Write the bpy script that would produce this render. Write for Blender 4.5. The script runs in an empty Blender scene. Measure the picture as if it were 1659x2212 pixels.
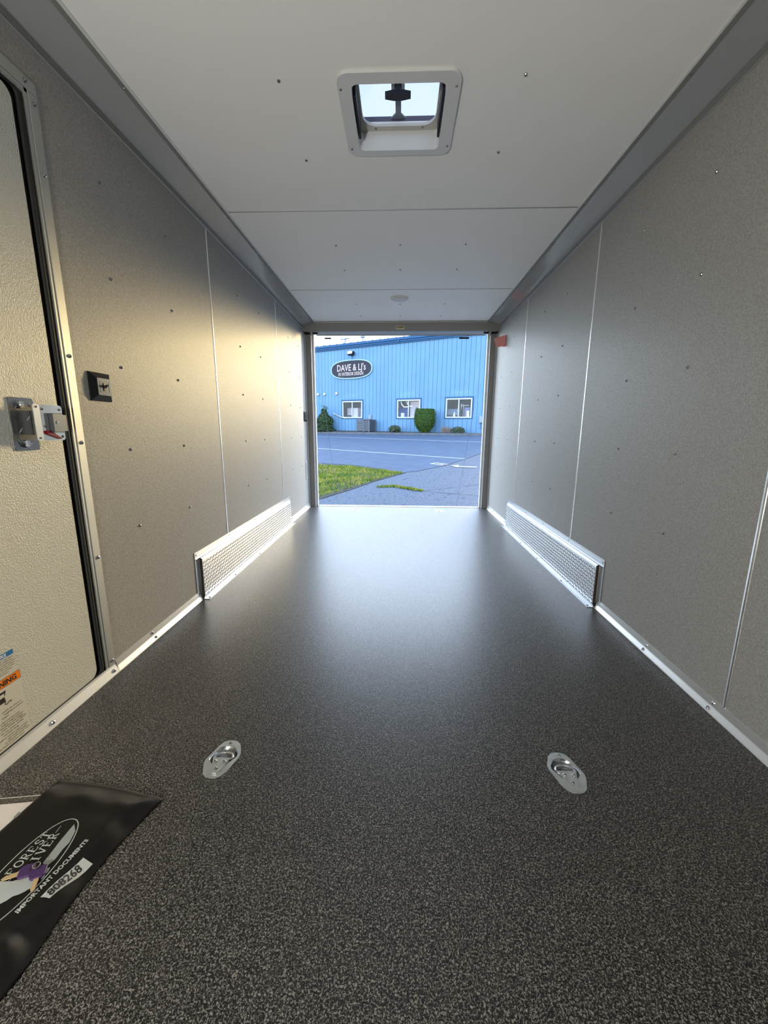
import bpy, bmesh, math, random
from mathutils import Vector, Matrix, Euler

random.seed(7)
SC = bpy.context.scene
COL = SC.collection
PI = math.pi

# ------------------------------------------------------------------ camera
HW = 1.0384            # half width of the trailer interior (walls at x = -HW / +HW)
cam_d = bpy.data.cameras.new('camera')
cam_d.sensor_fit = 'HORIZONTAL'
cam_d.sensor_width = 36.0
cam_d.lens = 876.45 / 1659.0 * 36.0
cam_d.clip_start = 0.02
cam_d.clip_end = 2000
cam = bpy.data.objects.new('camera', cam_d)
COL.objects.link(cam)
pitch, yaw, roll = -0.2003, 0.0376, 0.0056
fw = Vector((-math.sin(yaw) * math.cos(pitch), math.cos(yaw) * math.cos(pitch), math.sin(pitch)))
rt = Vector((math.cos(yaw), math.sin(yaw), 0))
up = rt.cross(fw)
r2 = rt * math.cos(roll) + up * math.sin(roll)
u2 = up * math.cos(roll) - rt * math.sin(roll)
rot = Matrix((r2, u2, -fw)).transposed()
cam.matrix_world = Matrix.Translation((0.0132, 0, 0.8924)) @ rot.to_4x4()
SC.camera = cam

# ------------------------------------------------------------------ colour management
SC.view_settings.view_transform = 'Standard'
SC.view_settings.look = 'None'
SC.view_settings.exposure = 0.70
SC.view_settings.gamma = 1.0
SC.view_settings.use_curve_mapping = False

# ------------------------------------------------------------------ sky
W = bpy.data.worlds.new('sky')
SC.world = W
W.use_nodes = True
wn, wl = W.node_tree.nodes, W.node_tree.links
wn.clear()
wout = wn.new('ShaderNodeOutputWorld')
wbg = wn.new('ShaderNodeBackground')
wtc = wn.new('ShaderNodeTexCoord')
wsep = wn.new('ShaderNodeSeparateXYZ')
wramp = wn.new('ShaderNodeValToRGB')
wramp.color_ramp.elements[0].position = 0.0
wramp.color_ramp.elements[0].color = (0.82, 0.94, 1.0, 1)
wramp.color_ramp.elements[1].position = 0.9
wramp.color_ramp.elements[1].color = (0.48, 0.64, 1.0, 1)
wl.new(wtc.outputs['Generated'], wsep.inputs[0])
wl.new(wsep.outputs['Z'], wramp.inputs[0])
wl.new(wramp.outputs[0], wbg.inputs['Color'])
wbg.inputs['Strength'].default_value = 6.0
wl.new(wbg.outputs[0], wout.inputs[0])

# ------------------------------------------------------------------ low evening sun, just past the corner of the workshop
sun_d = bpy.data.lights.new('sun', 'SUN')
sun_d.energy = 2.6
sun_d.color = (1.0, 0.74, 0.31)
sun_d.angle = math.radians(8.5)
sun = bpy.data.objects.new('sun', sun_d)
COL.objects.link(sun)
SUN_AZ, SUN_EL = math.radians(20.5), math.radians(8.0)
sdir = Vector((math.sin(SUN_AZ) * math.cos(SUN_EL), math.cos(SUN_AZ) * math.cos(SUN_EL), math.sin(SUN_EL)))
sun.rotation_euler = sdir.to_track_quat('Z', 'Y').to_euler()
sun.location = sdir * 60

FILL_LAMP_POWER = 34.0      # added fill lamp on the front wall, behind the camera

# ------------------------------------------------------------------ materials
MATS = {}


def M(name, color, rough=0.5, metal=0.0, spec=0.5, bump=None, vary=None, coat=0.0, emit=None, alpha=None):
    """bump = (scale, strength, distance); vary = (scale, amount)"""
    if name in MATS:
        return MATS[name]
    m = bpy.data.materials.new(name)
    m.use_nodes = True
    nt = m.node_tree
    b = nt.nodes['Principled BSDF']
    b.inputs['Base Color'].default_value = (*color, 1)
    b.inputs['Roughness'].default_value = rough
    b.inputs['Metallic'].default_value = metal
    b.inputs['Specular IOR Level'].default_value = spec
    if coat:
        b.inputs['Coat Weight'].default_value = coat
        b.inputs['Coat Roughness'].default_value = 0.05
    if emit:
        b.inputs['Emission Color'].default_value = (*color, 1)
        b.inputs['Emission Strength'].default_value = emit
    if alpha is not None:
        b.inputs['Alpha'].default_value = alpha
    if bump or vary:
        tc = nt.nodes.new('ShaderNodeTexCoord')
    if bump:
        n = nt.nodes.new('ShaderNodeTexNoise')
        n.inputs['Scale'].default_value = bump[0]
        n.inputs['Detail'].default_value = 2
        bp = nt.nodes.new('ShaderNodeBump')
        bp.inputs['Strength'].default_value = bump[1]
        bp.inputs['Distance'].default_value = bump[2]
        nt.links.new(tc.outputs['Object'], n.inputs['Vector'])
        nt.links.new(n.outputs['Fac'], bp.inputs['Height'])
        nt.links.new(bp.outputs[0], b.inputs['Normal'])
    if vary:
        n2 = nt.nodes.new('ShaderNodeTexNoise')
        n2.inputs['Scale'].default_value = vary[0]
        n2.inputs['Detail'].default_value = 4
        mx = nt.nodes.new('ShaderNodeMixRGB')
        mx.blend_type = 'MIX'
        a = vary[1]
        mx.inputs[1].default_value = (*[max(0, c * (1 - a)) for c in color], 1)
        mx.inputs[2].default_value = (*[min(1, c * (1 + a)) for c in color], 1)
        rp = nt.nodes.new('ShaderNodeMapRange')
        rp.inputs[1].default_value = 0.35
        rp.inputs[2].default_value = 0.65
        nt.links.new(tc.outputs['Object'], n2.inputs['Vector'])
        nt.links.new(n2.outputs['Fac'], rp.inputs[0])
        nt.links.new(rp.outputs[0], mx.inputs[0])
        nt.links.new(mx.outputs[0], b.inputs['Base Color'])
    MATS[name] = m
    return m


def floor_material():
    m = bpy.data.materials.new('speckled_floor_coating')
    m.use_nodes = True
    nt = m.node_tree
    b = nt.nodes['Principled BSDF']
    tc = nt.nodes.new('ShaderNodeTexCoord')
    n = nt.nodes.new('ShaderNodeTexNoise')
    n.inputs['Scale'].default_value = 330
    n.inputs['Detail'].default_value = 3.0
    n.inputs['Roughness'].default_value = 0.65
    n.inputs['Distortion'].default_value = 0.9
    r = nt.nodes.new('ShaderNodeValToRGB')
    e = r.color_ramp.elements
    e[0].position = 0.485
    e[0].color = (0.007, 0.0065, 0.0065, 1)
    e[1].position = 0.585
    e[1].color = (0.30, 0.276, 0.238, 1)
    k = r.color_ramp.elements.new(0.53)
    k.color = (0.03, 0.027, 0.025, 1)
    nt.links.new(tc.outputs['Object'], n.inputs['Vector'])
    nt.links.new(n.outputs['Fac'], r.inputs[0])
    nt.links.new(r.outputs[0], b.inputs['Base Color'])
    b.inputs['Roughness'].default_value = 0.355
    b.inputs['IOR'].default_value = 1.52
    n2 = nt.nodes.new('ShaderNodeTexNoise')
    n2.inputs['Scale'].default_value = 70
    n2.inputs['Detail'].default_value = 3
    bp = nt.nodes.new('ShaderNodeBump')
    bp.inputs['Strength'].default_value = 0.12
    bp.inputs['Distance'].default_value = 0.003
    nt.links.new(tc.outputs['Object'], n2.inputs['Vector'])
    nt.links.new(n2.outputs['Fac'], bp.inputs['Height'])
    nt.links.new(bp.outputs[0], b.inputs['Normal'])
    return m


def wall_material():
    m = bpy.data.materials.new('taupe_wall_vinyl')
    m.use_nodes = True
    nt = m.node_tree
    b = nt.nodes['Principled BSDF']
    tc = nt.nodes.new('ShaderNodeTexCoord')
    n = nt.nodes.new('ShaderNodeTexNoise')
    n.inputs['Scale'].default_value = 190
    n.inputs['Detail'].default_value = 3
    r = nt.nodes.new('ShaderNodeValToRGB')
    r.color_ramp.elements[0].position = 0.3
    r.color_ramp.elements[0].color = (0.250, 0.242, 0.226, 1)
    r.color_ramp.elements[1].position = 0.7
    r.color_ramp.elements[1].color = (0.375, 0.363, 0.340, 1)
    bp = nt.nodes.new('ShaderNodeBump')
    bp.inputs['Strength'].default_value = 0.32
    bp.inputs['Distance'].default_value = 0.002
    nt.links.new(tc.outputs['Object'], n.inputs['Vector'])
    nt.links.new(n.outputs['Fac'], r.inputs[0])
    nt.links.new(n.outputs['Fac'], bp.inputs['Height'])
    nt.links.new(r.outputs[0], b.inputs['Base Color'])
    nt.links.new(bp.outputs[0], b.inputs['Normal'])
    b.inputs['Roughness'].default_value = 0.48
    b.inputs['Specular IOR Level'].default_value = 0.24
    return m


def translucent_material(name, col, mixfac=0.75):
    m = bpy.data.materials.new(name)
    m.use_nodes = True
    nt = m.node_tree
    out = nt.nodes['Material Output']
    nt.nodes.remove(nt.nodes['Principled BSDF'])
    d = nt.nodes.new('ShaderNodeBsdfDiffuse')
    t = nt.nodes.new('ShaderNodeBsdfTranslucent')
    mx = nt.nodes.new('ShaderNodeMixShader')
    d.inputs[0].default_value = (*col, 1)
    t.inputs[0].default_value = (*col, 1)
    mx.inputs[0].default_value = mixfac
    nt.links.new(d.outputs[0], mx.inputs[1])
    nt.links.new(t.outputs[0], mx.inputs[2])
    nt.links.new(mx.outputs[0], out.inputs[0])
    return m


def glass_material(name, tint=(0.9, 0.95, 1.0), refl=0.12):
    m = bpy.data.materials.new(name)
    m.use_nodes = True
    nt = m.node_tree
    out = nt.nodes['Material Output']
    nt.nodes.remove(nt.nodes['Principled BSDF'])
    t = nt.nodes.new('ShaderNodeBsdfTransparent')
    g = nt.nodes.new('ShaderNodeBsdfGlossy')
    mx = nt.nodes.new('ShaderNodeMixShader')
    t.inputs[0].default_value = (*tint, 1)
    g.inputs['Roughness'].default_value = 0.02
    mx.inputs[0].default_value = refl
    nt.links.new(t.outputs[0], mx.inputs[1])
    nt.links.new(g.outputs[0], mx.inputs[2])
    nt.links.new(mx.outputs[0], out.inputs[0])
    return m


FLOOR = floor_material()
WALL = wall_material()
CEIL = M('ceiling_vinyl', (0.88, 0.87, 0.84), 0.55, bump=(300, 0.08, 0.001))
COVE = M('cove_gloss', (0.30, 0.305, 0.305), 0.045, spec=0.95)
COVE_FL = M('cove_flange_dark', (0.20, 0.198, 0.185), 0.35)
ALU = M('brushed_aluminium', (0.43, 0.435, 0.44), 0.34, 1.0)
ALU_DULL = M('mill_aluminium', (0.42, 0.42, 0.40), 0.48, 0.75)
SEAM = M('seam_aluminium', (0.78, 0.78, 0.76), 0.27, 0.9)
RAIL_M = M('rail_aluminium', (0.58, 0.575, 0.56), 0.40, 0.55)
ALU_PLATE = M('tread_aluminium', (0.52, 0.52, 0.525), 0.36, 1.0)
ZINC = M('zinc_plate', (0.68, 0.71, 0.70), 0.34, 0.75, vary=(40, 0.08))
CHROME = M('chrome', (0.75, 0.76, 0.78), 0.10, 1.0)
SCREW = M('screw_steel', (0.34, 0.34, 0.34), 0.25, 1.0)
BLACK = M('black_plastic', (0.006, 0.006, 0.007), 0.45, spec=0.25)
RUBBER = M('black_rubber', (0.006, 0.006, 0.006), 0.7)
CREAM = M('cream_door_skin', (0.52, 0.51, 0.455), 0.40, bump=(240, 0.8, 0.0028))
FRAME_TAUPE = M('taupe_painted_steel', (0.2405, 0.2275, 0.2158), 0.45)
WHITE_PL = M('white_plastic', (0.62, 0.62, 0.60), 0.35)
WHITE = M('white_paint', (0.78, 0.80, 0.82), 0.5)
PAPER = M('white_paper', (0.88, 0.84, 0.79), 0.6)
DARK = M('dark_void', (0.015, 0.015, 0.017), 0.8)


# ------------------------------------------------------------------ mesh helpers
def BM():
    return bmesh.new()


def add_box(bm, x0, x1, y0, y1, z0, z1):
    v = [bm.verts.new(p) for p in ((x0, y0, z0), (x1, y0, z0), (x1, y1, z0), (x0, y1, z0),
                                   (x0, y0, z1), (x1, y0, z1), (x1, y1, z1), (x0, y1, z1))]
    for f in ((3, 2, 1, 0), (4, 5, 6, 7), (0, 1, 5, 4), (1, 2, 6, 5), (2, 3, 7, 6), (3, 0, 4, 7)):
        bm.faces.new([v[i] for i in f])
    return v


def bevel(bm, w, seg=1):
    bmesh.ops.bevel(bm, geom=list(bm.edges), offset=w, segments=seg, affect='EDGES', clamp_overlap=True)


def frame_of(d):
    d = Vector(d).normalized()
    a = Vector((0, 0, 1)) if abs(d.z) < 0.9 else Vector((1, 0, 0))
    u = d.cross(a).normalized()
    return u, d.cross(u).normalized()


def add_tube(bm, pts, r, seg=8, closed=False, cap=True):
    pts = [Vector(p) for p in pts]
    n = len(pts)
    rr = r if isinstance(r, (list, tuple)) else [r] * n
    rings = []
    for i, p in enumerate(pts):
        if closed:
            d = pts[(i + 1) % n] - pts[i - 1]
        else:
            d = pts[min(i + 1, n - 1)] - pts[max(i - 1, 0)]
        if i == 0:
            u, w = frame_of(d)
        else:
            dn = d.normalized()
            u = (u - dn * u.dot(dn)).normalized()
            w = dn.cross(u)
        rings.append([bm.verts.new(p + (u * math.cos(2 * PI * k / seg) + w * math.sin(2 * PI * k / seg)) * rr[i])
                      for k in range(seg)])
    m = n if closed else n - 1
    for i in range(m):
        a, b = rings[i], rings[(i + 1) % n]
        for k in range(seg):
            bm.faces.new((a[k], a[(k + 1) % seg], b[(k + 1) % seg], b[k]))
    if cap and not closed:
        bm.faces.new(rings[0][::-1])
        bm.faces.new(rings[-1])


def add_cyl(bm, p0, p1, r, seg=12):
    add_tube(bm, [p0, p1], r, seg)


def add_lathe(bm, prof, seg=16, origin=(0, 0, 0)):
    """prof = [(r, z)...] around +Z"""
    o = Vector(origin)
    rings = []
    for r, z in prof:
        if r < 1e-6:
            rings.append([bm.verts.new(o + Vector((0, 0, z)))])
        else:
            rings.append([bm.verts.new(o + Vector((r * math.cos(2 * PI * k / seg), r * math.sin(2 * PI * k / seg), z)))
                          for k in range(seg)])
    for a, b in zip(rings, rings[1:]):
        if len(a) == 1 and len(b) == 1:
            continue
        for k in range(seg):
            k2 = (k + 1) % seg
            if len(a) == 1:
                bm.faces.new((a[0], b[k2], b[k]))
            elif len(b) == 1:
                bm.faces.new((a[k], a[k2], b[0]))
            else:
                bm.faces.new((a[k], a[k2], b[k2], b[k]))


def add_prism(bm, poly, h0, h1, fn):
    """extrude a 2-D polygon between heights h0 and h1; fn(u, v, h) gives the 3-D point"""
    a = [bm.verts.new(fn(u, v, h0)) for u, v in poly]
    b = [bm.verts.new(fn(u, v, h1)) for u, v in poly]
    n = len(poly)
    bm.faces.new(a[::-1])
    bm.faces.new(b)
    for i in range(n):
        bm.faces.new((a[i], a[(i + 1) % n], b[(i + 1) % n], b[i]))


def add_ring_prism(bm, outer, inner, h0, h1, fn):
    """outer and inner loops with the same number of points"""
    n = len(outer)
    L = [[bm.verts.new(fn(u, v, h)) for u, v in lp] for lp in (outer, inner) for h in (h0, h1)]
    o0, o1, i0, i1 = L
    for k in range(n):
        k2 = (k + 1) % n
        bm.faces.new((o1[k], o1[k2], i1[k2], i1[k]))
        bm.faces.new((o0[k2], o0[k], i0[k], i0[k2]))
        bm.faces.new((o0[k], o0[k2], o1[k2], o1[k]))
        bm.faces.new((i0[k2], i0[k], i1[k], i1[k2]))


def rrect(x0, x1, y0, y1, r, seg=6):
    pts = []
    for cx, cy, a0 in ((x1 - r, y1 - r, 0), (x0 + r, y1 - r, 90), (x0 + r, y0 + r, 180), (x1 - r, y0 + r, 270)):
        for k in range(seg + 1):
            a = math.radians(a0 + 90 * k / seg)
            pts.append((cx + r * math.cos(a), cy + r * math.sin(a)))
    return pts


def obj(name, bm, mat, parent=None, smooth=False, label=None, kind=None):
    bmesh.ops.recalc_face_normals(bm, faces=list(bm.faces))
    me = bpy.data.meshes.new(name)
    bm.to_mesh(me)
    bm.free()
    if mat is not None:
        me.materials.append(mat)
    if smooth:
        for p in me.polygons:
            p.use_smooth = True
    o = bpy.data.objects.new(name, me)
    COL.objects.link(o)
    if parent is not None:
        o.parent = parent
    if label:
        o['label'] = label
    if kind:
        o['kind'] = kind
    return o


def boxo(name, x0, x1, y0, y1, z0, z1, mat, parent=None, bev=0.0, **kw):
    bm = BM()
    add_box(bm, x0, x1, y0, y1, z0, z1)
    if bev:
        bevel(bm, bev)
    return obj(name, bm, mat, parent, **kw)


def thing(name, label, cat, loc=(0, 0, 0), rot=(0, 0, 0), group=None):
    o = bpy.data.objects.new(name, None)
    o.empty_display_size = 0.05
    COL.objects.link(o)
    o.location = loc
    o.rotation_euler = rot
    o['label'] = label
    o['category'] = cat
    if group:
        o['group'] = group
    return o


def tag(o, label, cat, group=None):
    o['label'] = label
    o['category'] = cat
    if group:
        o['group'] = group
    return o


def struct(name, label=None):
    o = bpy.data.objects.new(name, None)
    o.empty_display_size = 0.05
    COL.objects.link(o)
    o['kind'] = 'structure'
    if label:
        o['label'] = label
    return o


def children(o):
    return [c for c in bpy.data.objects if c.parent == o]


def copy_tree(o, parent=None):
    c = o.copy()
    COL.objects.link(c)
    if parent is not None:
        c.parent = parent
    for ch in children(o):
        copy_tree(ch, c)
    return c


def axis_rot(axis):
    return Vector(axis).to_track_quat('Z', 'Y').to_euler()


# a pan-head screw, axis +Z, shared mesh
def screw_mesh(name, r, h, mat):
    bm = BM()
    add_lathe(bm, [(r, 0), (r, h * 0.35), (r * 0.7, h * 0.85), (r * 0.35, h), (r * 0.3, h * 0.6), (0, h * 0.6)], 8)
    bmesh.ops.recalc_face_normals(bm, faces=list(bm.faces))
    me = bpy.data.meshes.new(name)
    bm.to_mesh(me)
    bm.free()
    me.materials.append(mat)
    return me


SCREW_ME = screw_mesh('screw', 0.0058, 0.0048, SCREW)
SCREW_SM = screw_mesh('screw_small', 0.0042, 0.0035, SCREW)
RIVET_ME = screw_mesh('rivet', 0.0062, 0.005, M('rivet_zinc', (0.45, 0.46, 0.47), 0.25, 1.0))


def screw(parent, loc, axis, me=None, name='screw', scale=1.0):
    o = bpy.data.objects.new(name, me or SCREW_ME)
    COL.objects.link(o)
    o.parent = parent
    o.location = loc
    o.rotation_euler = axis_rot(axis)
    if scale != 1.0:
        o.scale = (scale,) * 3
    return o


def text_mesh(body, size, align='LEFT', bold=0.0, sx=1.0):
    cu = bpy.data.curves.new('lettering', 'FONT')
    cu.body = body
    cu.size = size
    cu.align_x = align
    cu.offset = bold
    cu.resolution_u = 2
    t = bpy.data.objects.new('lettering', cu)
    COL.objects.link(t)
    dg = bpy.context.evaluated_depsgraph_get()
    me = bpy.data.meshes.new_from_object(t.evaluated_get(dg))
    COL.objects.unlink(t)
    bpy.data.objects.remove(t)
    bpy.data.curves.remove(cu)
    if sx != 1.0:
        for v in me.vertices:
            v.co.x *= sx
    return me


def text_width(me):
    xs = [v.co.x for v in me.vertices]
    return min(xs), max(xs)


def place_text(name, me, fn, mat, parent=None):
    """map text (u, v) into 3-D with fn"""
    for v in me.vertices:
        v.co = fn(v.co.x, v.co.y)
    me.materials.clear()
    me.materials.append(mat)
    me.name = name
    o = bpy.data.objects.new(name, me)
    COL.objects.link(o)
    if parent:
        o.parent = parent
    return o


# =================================================================== TRAILER SHELL
ZC = 2.008          # ceiling
ZW = 1.943          # top of the wall panels
Y0, YE = -0.95, 4.66
STUDS = (1.565, 1.965, 2.776, 3.172, 3.975, 4.362)
ROWS = (0.505, 0.811, 1.116, 1.42, 1.726)
SEAMS = (1.164, 2.384, 3.604)

# ---- floor with four round pockets for the tie-down rings
RINGS = [(-0.464, 0.944), (0.468, 0.940), (-0.472, 4.500), (0.463, 4.504)]
POCKET_R = 0.0395


def make_floor():
    bm = BM()
    loops = [[(-HW - 0.02, Y0 - 0.02), (HW + 0.02, Y0 - 0.02), (HW + 0.02, 4.70), (-HW - 0.02, 4.70)]]
    for x, y in RINGS:
        loops.append([(x + POCKET_R * math.cos(2 * PI * k / 20), y + 0.008 + POCKET_R * math.sin(2 * PI * k / 20)) for k in range(20)])
    edges = []
    for lp in loops:
        vs = [bm.verts.new((x, y, 0)) for x, y in lp]
        edges += [bm.edges.new((vs[i], vs[(i + 1) % len(vs)])) for i in range(len(vs))]
    bmesh.ops.triangle_fill(bm, edges=edges, use_beauty=True)
    # remove the faces inside the pockets
    kill = [f for f in bm.faces if any((f.calc_center_median().xy - Vector(c) - Vector((0, 0.008))).length < POCKET_R * 0.99 and
                                       all((v.co.xy - Vector(c) - Vector((0, 0.008))).length < POCKET_R * 1.02 for v in f.verts) for c in RINGS)]
    bmesh.ops.delete(bm, geom=kill, context='FACES')
    for f in bm.faces:
        if f.normal.z < 0:
            f.normal_flip()
    me = bpy.data.meshes.new('floor')
    bm.to_mesh(me)
    bm.free()
    me.materials.append(FLOOR)
    o = bpy.data.objects.new('floor', me)
    COL.objects.link(o)
    o['kind'] = 'structure'
    o['label'] = 'black floor coating with grey and tan speckles along the whole trailer'
    return o


floor = make_floor()
boxo('floor_deck', -HW - 0.08, HW + 0.08, Y0 - 0.05, 4.70, -0.12, -0.05, DARK, floor)


def wall_panel(side, poly, parent):
    bm = BM()
    fn = (lambda u, v, h: Vector((side * (HW + h), u, v)))
    add_prism(bm, poly, 0.0, 0.012, fn)
    o = obj('wall_panel', bm, WALL, parent)
    return o


def seam_trim(side, y, z0, z1, parent, w=0.0065):
    bm = BM()
    prof = [(-w, 0), (-w * 0.8, 0.0018), (0, 0.0026), (w * 0.8, 0.0018), (w, 0)]
    a = [bm.verts.new((side * (HW - d), y + t, z0)) for t, d in prof]
    b = [bm.verts.new((side * (HW - d), y + t, z1)) for t, d in prof]
    for i in range(len(prof) - 1):
        bm.faces.new((a[i], a[i + 1], b[i + 1], b[i]))
    bm.faces.new(a)
    bm.faces.new(b[::-1])
    return obj('seam_strip', bm, SEAM, parent, smooth=False)


for side, nm in ((-1, 'left'), (1, 'right')):
    w = struct('wall_' + nm, 'taupe vinyl trailer wall on the %s in three panels joined by aluminium strips' % nm)
    x0, x1 = sorted((side * (HW + 0.05), side * (HW + 0.09)))
    boxo('outer_skin', x0, x1, Y0 - 0.05, 4.72, -0.12, 2.3, WHITE, w)
    g = 0.0005
    if side < 0:
        wall_panel(side, [(Y0, 0), (0.28, 0), (0.28, 1.80), (1.164 - g, 1.80), (1.164 - g, ZW + .02), (Y0, ZW + .02)], w)
        wall_panel(side, [(1.164 + g, 1.80), (1.30, 1.80), (1.30, 0), (2.384 - g, 0), (2.384 - g, ZW + .02), (1.164 + g, ZW + .02)], w)
    else:
        wall_panel(side, [(Y0, 0), (1.164 - g, 0), (1.164 - g, ZW + .02), (Y0, ZW + .02)], w)
        wall_panel(side, [(1.164 + g, 0), (2.384 - g, 0), (2.384 - g, ZW + .02), (1.164 + g, ZW + .02)], w)
    wall_panel(side, [(2.384 + g, 0), (3.604 - g, 0), (3.604 - g, ZW + .02), (2.384 + g, ZW + .02)], w)
    wall_panel(side, [(3.604 + g, 0), (YE, 0), (YE, ZW + .02), (3.604 + g, ZW + .02)], w)
    for y in SEAMS:
        if side < 0 and y < 2:
            continue
        zb = 0.265 if 1.96 < y < 3.74 else 0.045
        seam_trim(side, y, zb, ZW, w)
    for y in STUDS:
        for z in ROWS:
            screw(w, (side * HW, y, z), (-side, 0, 0))
    if side > 0:
        for y in (0.75, 0.35):
            for z in ROWS:
                screw(w, (side * HW, y, z), (-side, 0, 0))

# front wall (behind the camera)
wf = struct('wall_front')
boxo('front_panel', -HW - 0.05, HW + 0.05, Y0 - 0.04, Y0, -0.12, 2.2, WALL, wf)

# ---- ceiling panels
ceil = struct('ceiling', 'off-white vinyl ceiling in panels with thin aluminium seams')
VX0, VX1, VY0, VY1 = -0.168, 0.155, 1.570, 1.900     # roof vent hole
CS = (1.149, 2.369, 3.589)
bounds = [Y0, CS[0], CS[1], CS[2], 4.60]
for i in range(4):
    a, b = bounds[i] + 0.0006, bounds[i + 1] - 0.0006
    bm = BM()
    if a < VY0 < b:
        outer = [(-HW, a), (HW, a), (HW, b), (-HW, b)]
        inner = [(VX0, VY0), (VX1, VY0), (VX1, VY1), (VX0, VY1)]
        add_ring_prism(bm, outer, inner, ZC, ZC + 0.03, lambda u, v, h: Vector((u, v, h)))
    else:
        add_box(bm, -HW, HW, a, b, ZC, ZC + 0.03)
    obj('ceiling_panel', bm, CEIL, ceil)
for y in CS[1:]:
    bm = BM()
    prof = [(-0.005, 0), (-0.004, 0.0015), (0, 0.0022), (0.004, 0.0015), (0.005, 0)]
    A = [bm.verts.new((-0.908, y + t, ZC - d)) for t, d in prof]
    B = [bm.verts.new((0.908, y + t, ZC - d)) for t, d in prof]
    for k in range(4):
        bm.faces.new((A[k], A[k + 1], B[k + 1], B[k]))
    obj('seam_strip', bm, ALU_DULL, ceil)
for y in STUDS:
    for x in (-0.398, 0.0, 0.400):
        if x == 0.0 and VY0 - 0.05 < y < VY1 + 0.02:
            continue
        if abs(y - 1.965) < 0.01 and x == 0:
            y = 1.936
        screw(ceil, (x, y, ZC), (0, 0, -1))
# roof skin above (hole for the vent)
bm = BM()
add_ring_prism(bm, [(-HW - .09, Y0 - .05), (HW + .09, Y0 - .05), (HW + .09, 4.78), (-HW - .09, 4.78)],
               [(VX0 - .01, VY0 - .01), (VX1 + .01, VY0 - .01), (VX1 + .01, VY1 + .01), (VX0 - .01, VY1 + .01)],
               2.05, 2.07, lambda u, v, h: Vector((u, v, h)))
obj('roof_skin', bm, WHITE, ceil)

# ---- cove trims between walls and ceiling
for side, num in ((-1, 1), (1, 2)):
    t = struct('trim_%d' % num, 'glossy grey sloping cove between %s wall and ceiling' % ('left' if side < 0 else 'right'))

    def strip(name, prof, mat, smooth=False):
        bm = BM()
        A = [bm.verts.new((side * (HW - d), Y0, z)) for d, z in prof]
        B = [bm.verts.new((side * (HW - d), 4.59, z)) for d, z in prof]
        n = len(prof)
        for k in range(n - 1):
            bm.faces.new((A[k], A[k + 1], B[k + 1], B[k]))
        return obj(name, bm, mat, t, smooth=smooth)

    strip('edge_bead', [(0.0, 1.940), (0.0035, 1.941), (0.0045, 1.9435), (0.0035, 1.946), (0, 1.9465)], ALU_DULL)
    strip('lower_flange', [(0.001, 1.946), (0.003, 1.947), (0.004, 1.9675), (0.007, 1.9685)], COVE_FL)
    arc = []
    for k in range(15):
        f = k / 14
        arc.append((0.007 + 0.103 * f, 1.9685 + 0.0345 * f + 0.0012 * math.sin(PI * f)))
    strip('cove_panel', arc, COVE, True)
    strip('upper_flange', [(0.109, 2.003), (0.1105, 2.0005), (0.126, 2.003)], COVE_FL)
    strip('ceiling_bead', [(0.126, 2.003), (0.128, 2.0025), (0.134, 2.0045), (0.135, 2.008)], WHITE_PL)
    for y in (1.57, 1.965, 2.325, 2.413, 2.776, 3.172, 3.545, 3.633, 3.975, 4.362):
        screw(t, (side * (HW - 0.119), y, 2.0018), (0, 0, -1), SCREW_SM)

# ---- baseboard angles
RAIL = [(0.0, 0.046), (0.0022, 0.0455), (0.0038, 0.020), (0.0055, 0.0165), (0.0150, 0.0035), (0.0165, 0.0)]


def rail(side, y0, y1, parent, prof=RAIL, name='angle_strip'):
    bm = BM()
    A = [bm.verts.new((side * (HW - d), y0, z)) for d, z in prof]
    B = [bm.verts.new((side * (HW - d), y1, z)) for d, z in prof]
    for k in range(len(prof) - 1):
        bm.faces.new((A[k], A[k + 1], B[k + 1], B[k]))
    bm.faces.new(A)
    bm.faces.new(B[::-1])
    return obj(name, bm, RAIL_M, parent)


for side, nm in ((-1, 'left'), (1, 'right')):
    b = struct('baseboard_' + nm, 'aluminium angle strip along the foot of the %s wall' % nm)
    if side < 0:
        rail(side, 1.332, 1.985, b)
    else:
        rail(side, Y0, 1.985, b)
    rail(side, 3.775, 4.645, b)
    for y in (1.20, 1.56, 3.86, 4.36):
        if side < 0 and y < 1.3:
            continue
        screw(b, (side * (HW - 0.003), y, 0.034), (-side, 0, 0.1), RIVET_ME, 'rivet')
        screw(b, (side * (HW - 0.010), y + 0.012, 0.0095), (-side * 0.7, 0, 0.8), RIVET_ME, 'rivet')

# =================================================================== SIDE DOOR (left)
door = struct('door_2', 'cream textured side door with aluminium frame and black seal on the left wall')
DX = -HW
# door slab, slightly recessed, rounded lower and upper corner
bm = BM()
poly = rrect(0.335, 1.252, 0.036, 1.785, 0.028)
add_prism(bm, poly, 0.006, 0.040, lambda u, v, h: Vector((DX - h, u, v)))
obj('door_panel', bm, CREAM, door, label='cream orange-peel textured door skin')
# black bulb seal around the slab
bm = BM()
add_ring_prism(bm, rrect(0.300, 1.292, 0.020, 1.818, 0.02), rrect(0.345, 1.247, 0.044, 1.778, 0.026), 0.016, 0.03,
               lambda u, v, h: Vector((DX - h, u, v)))
obj('gasket', bm, RUBBER, door)
bm = BM()
add_tube(bm, [(DX - 0.008, u, v) for u, v in rrect(0.318, 1.276, 0.030, 1.802, 0.022)], 0.007, 8, closed=True)
obj('bulb_seal', bm, RUBBER, door, smooth=True)
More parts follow.
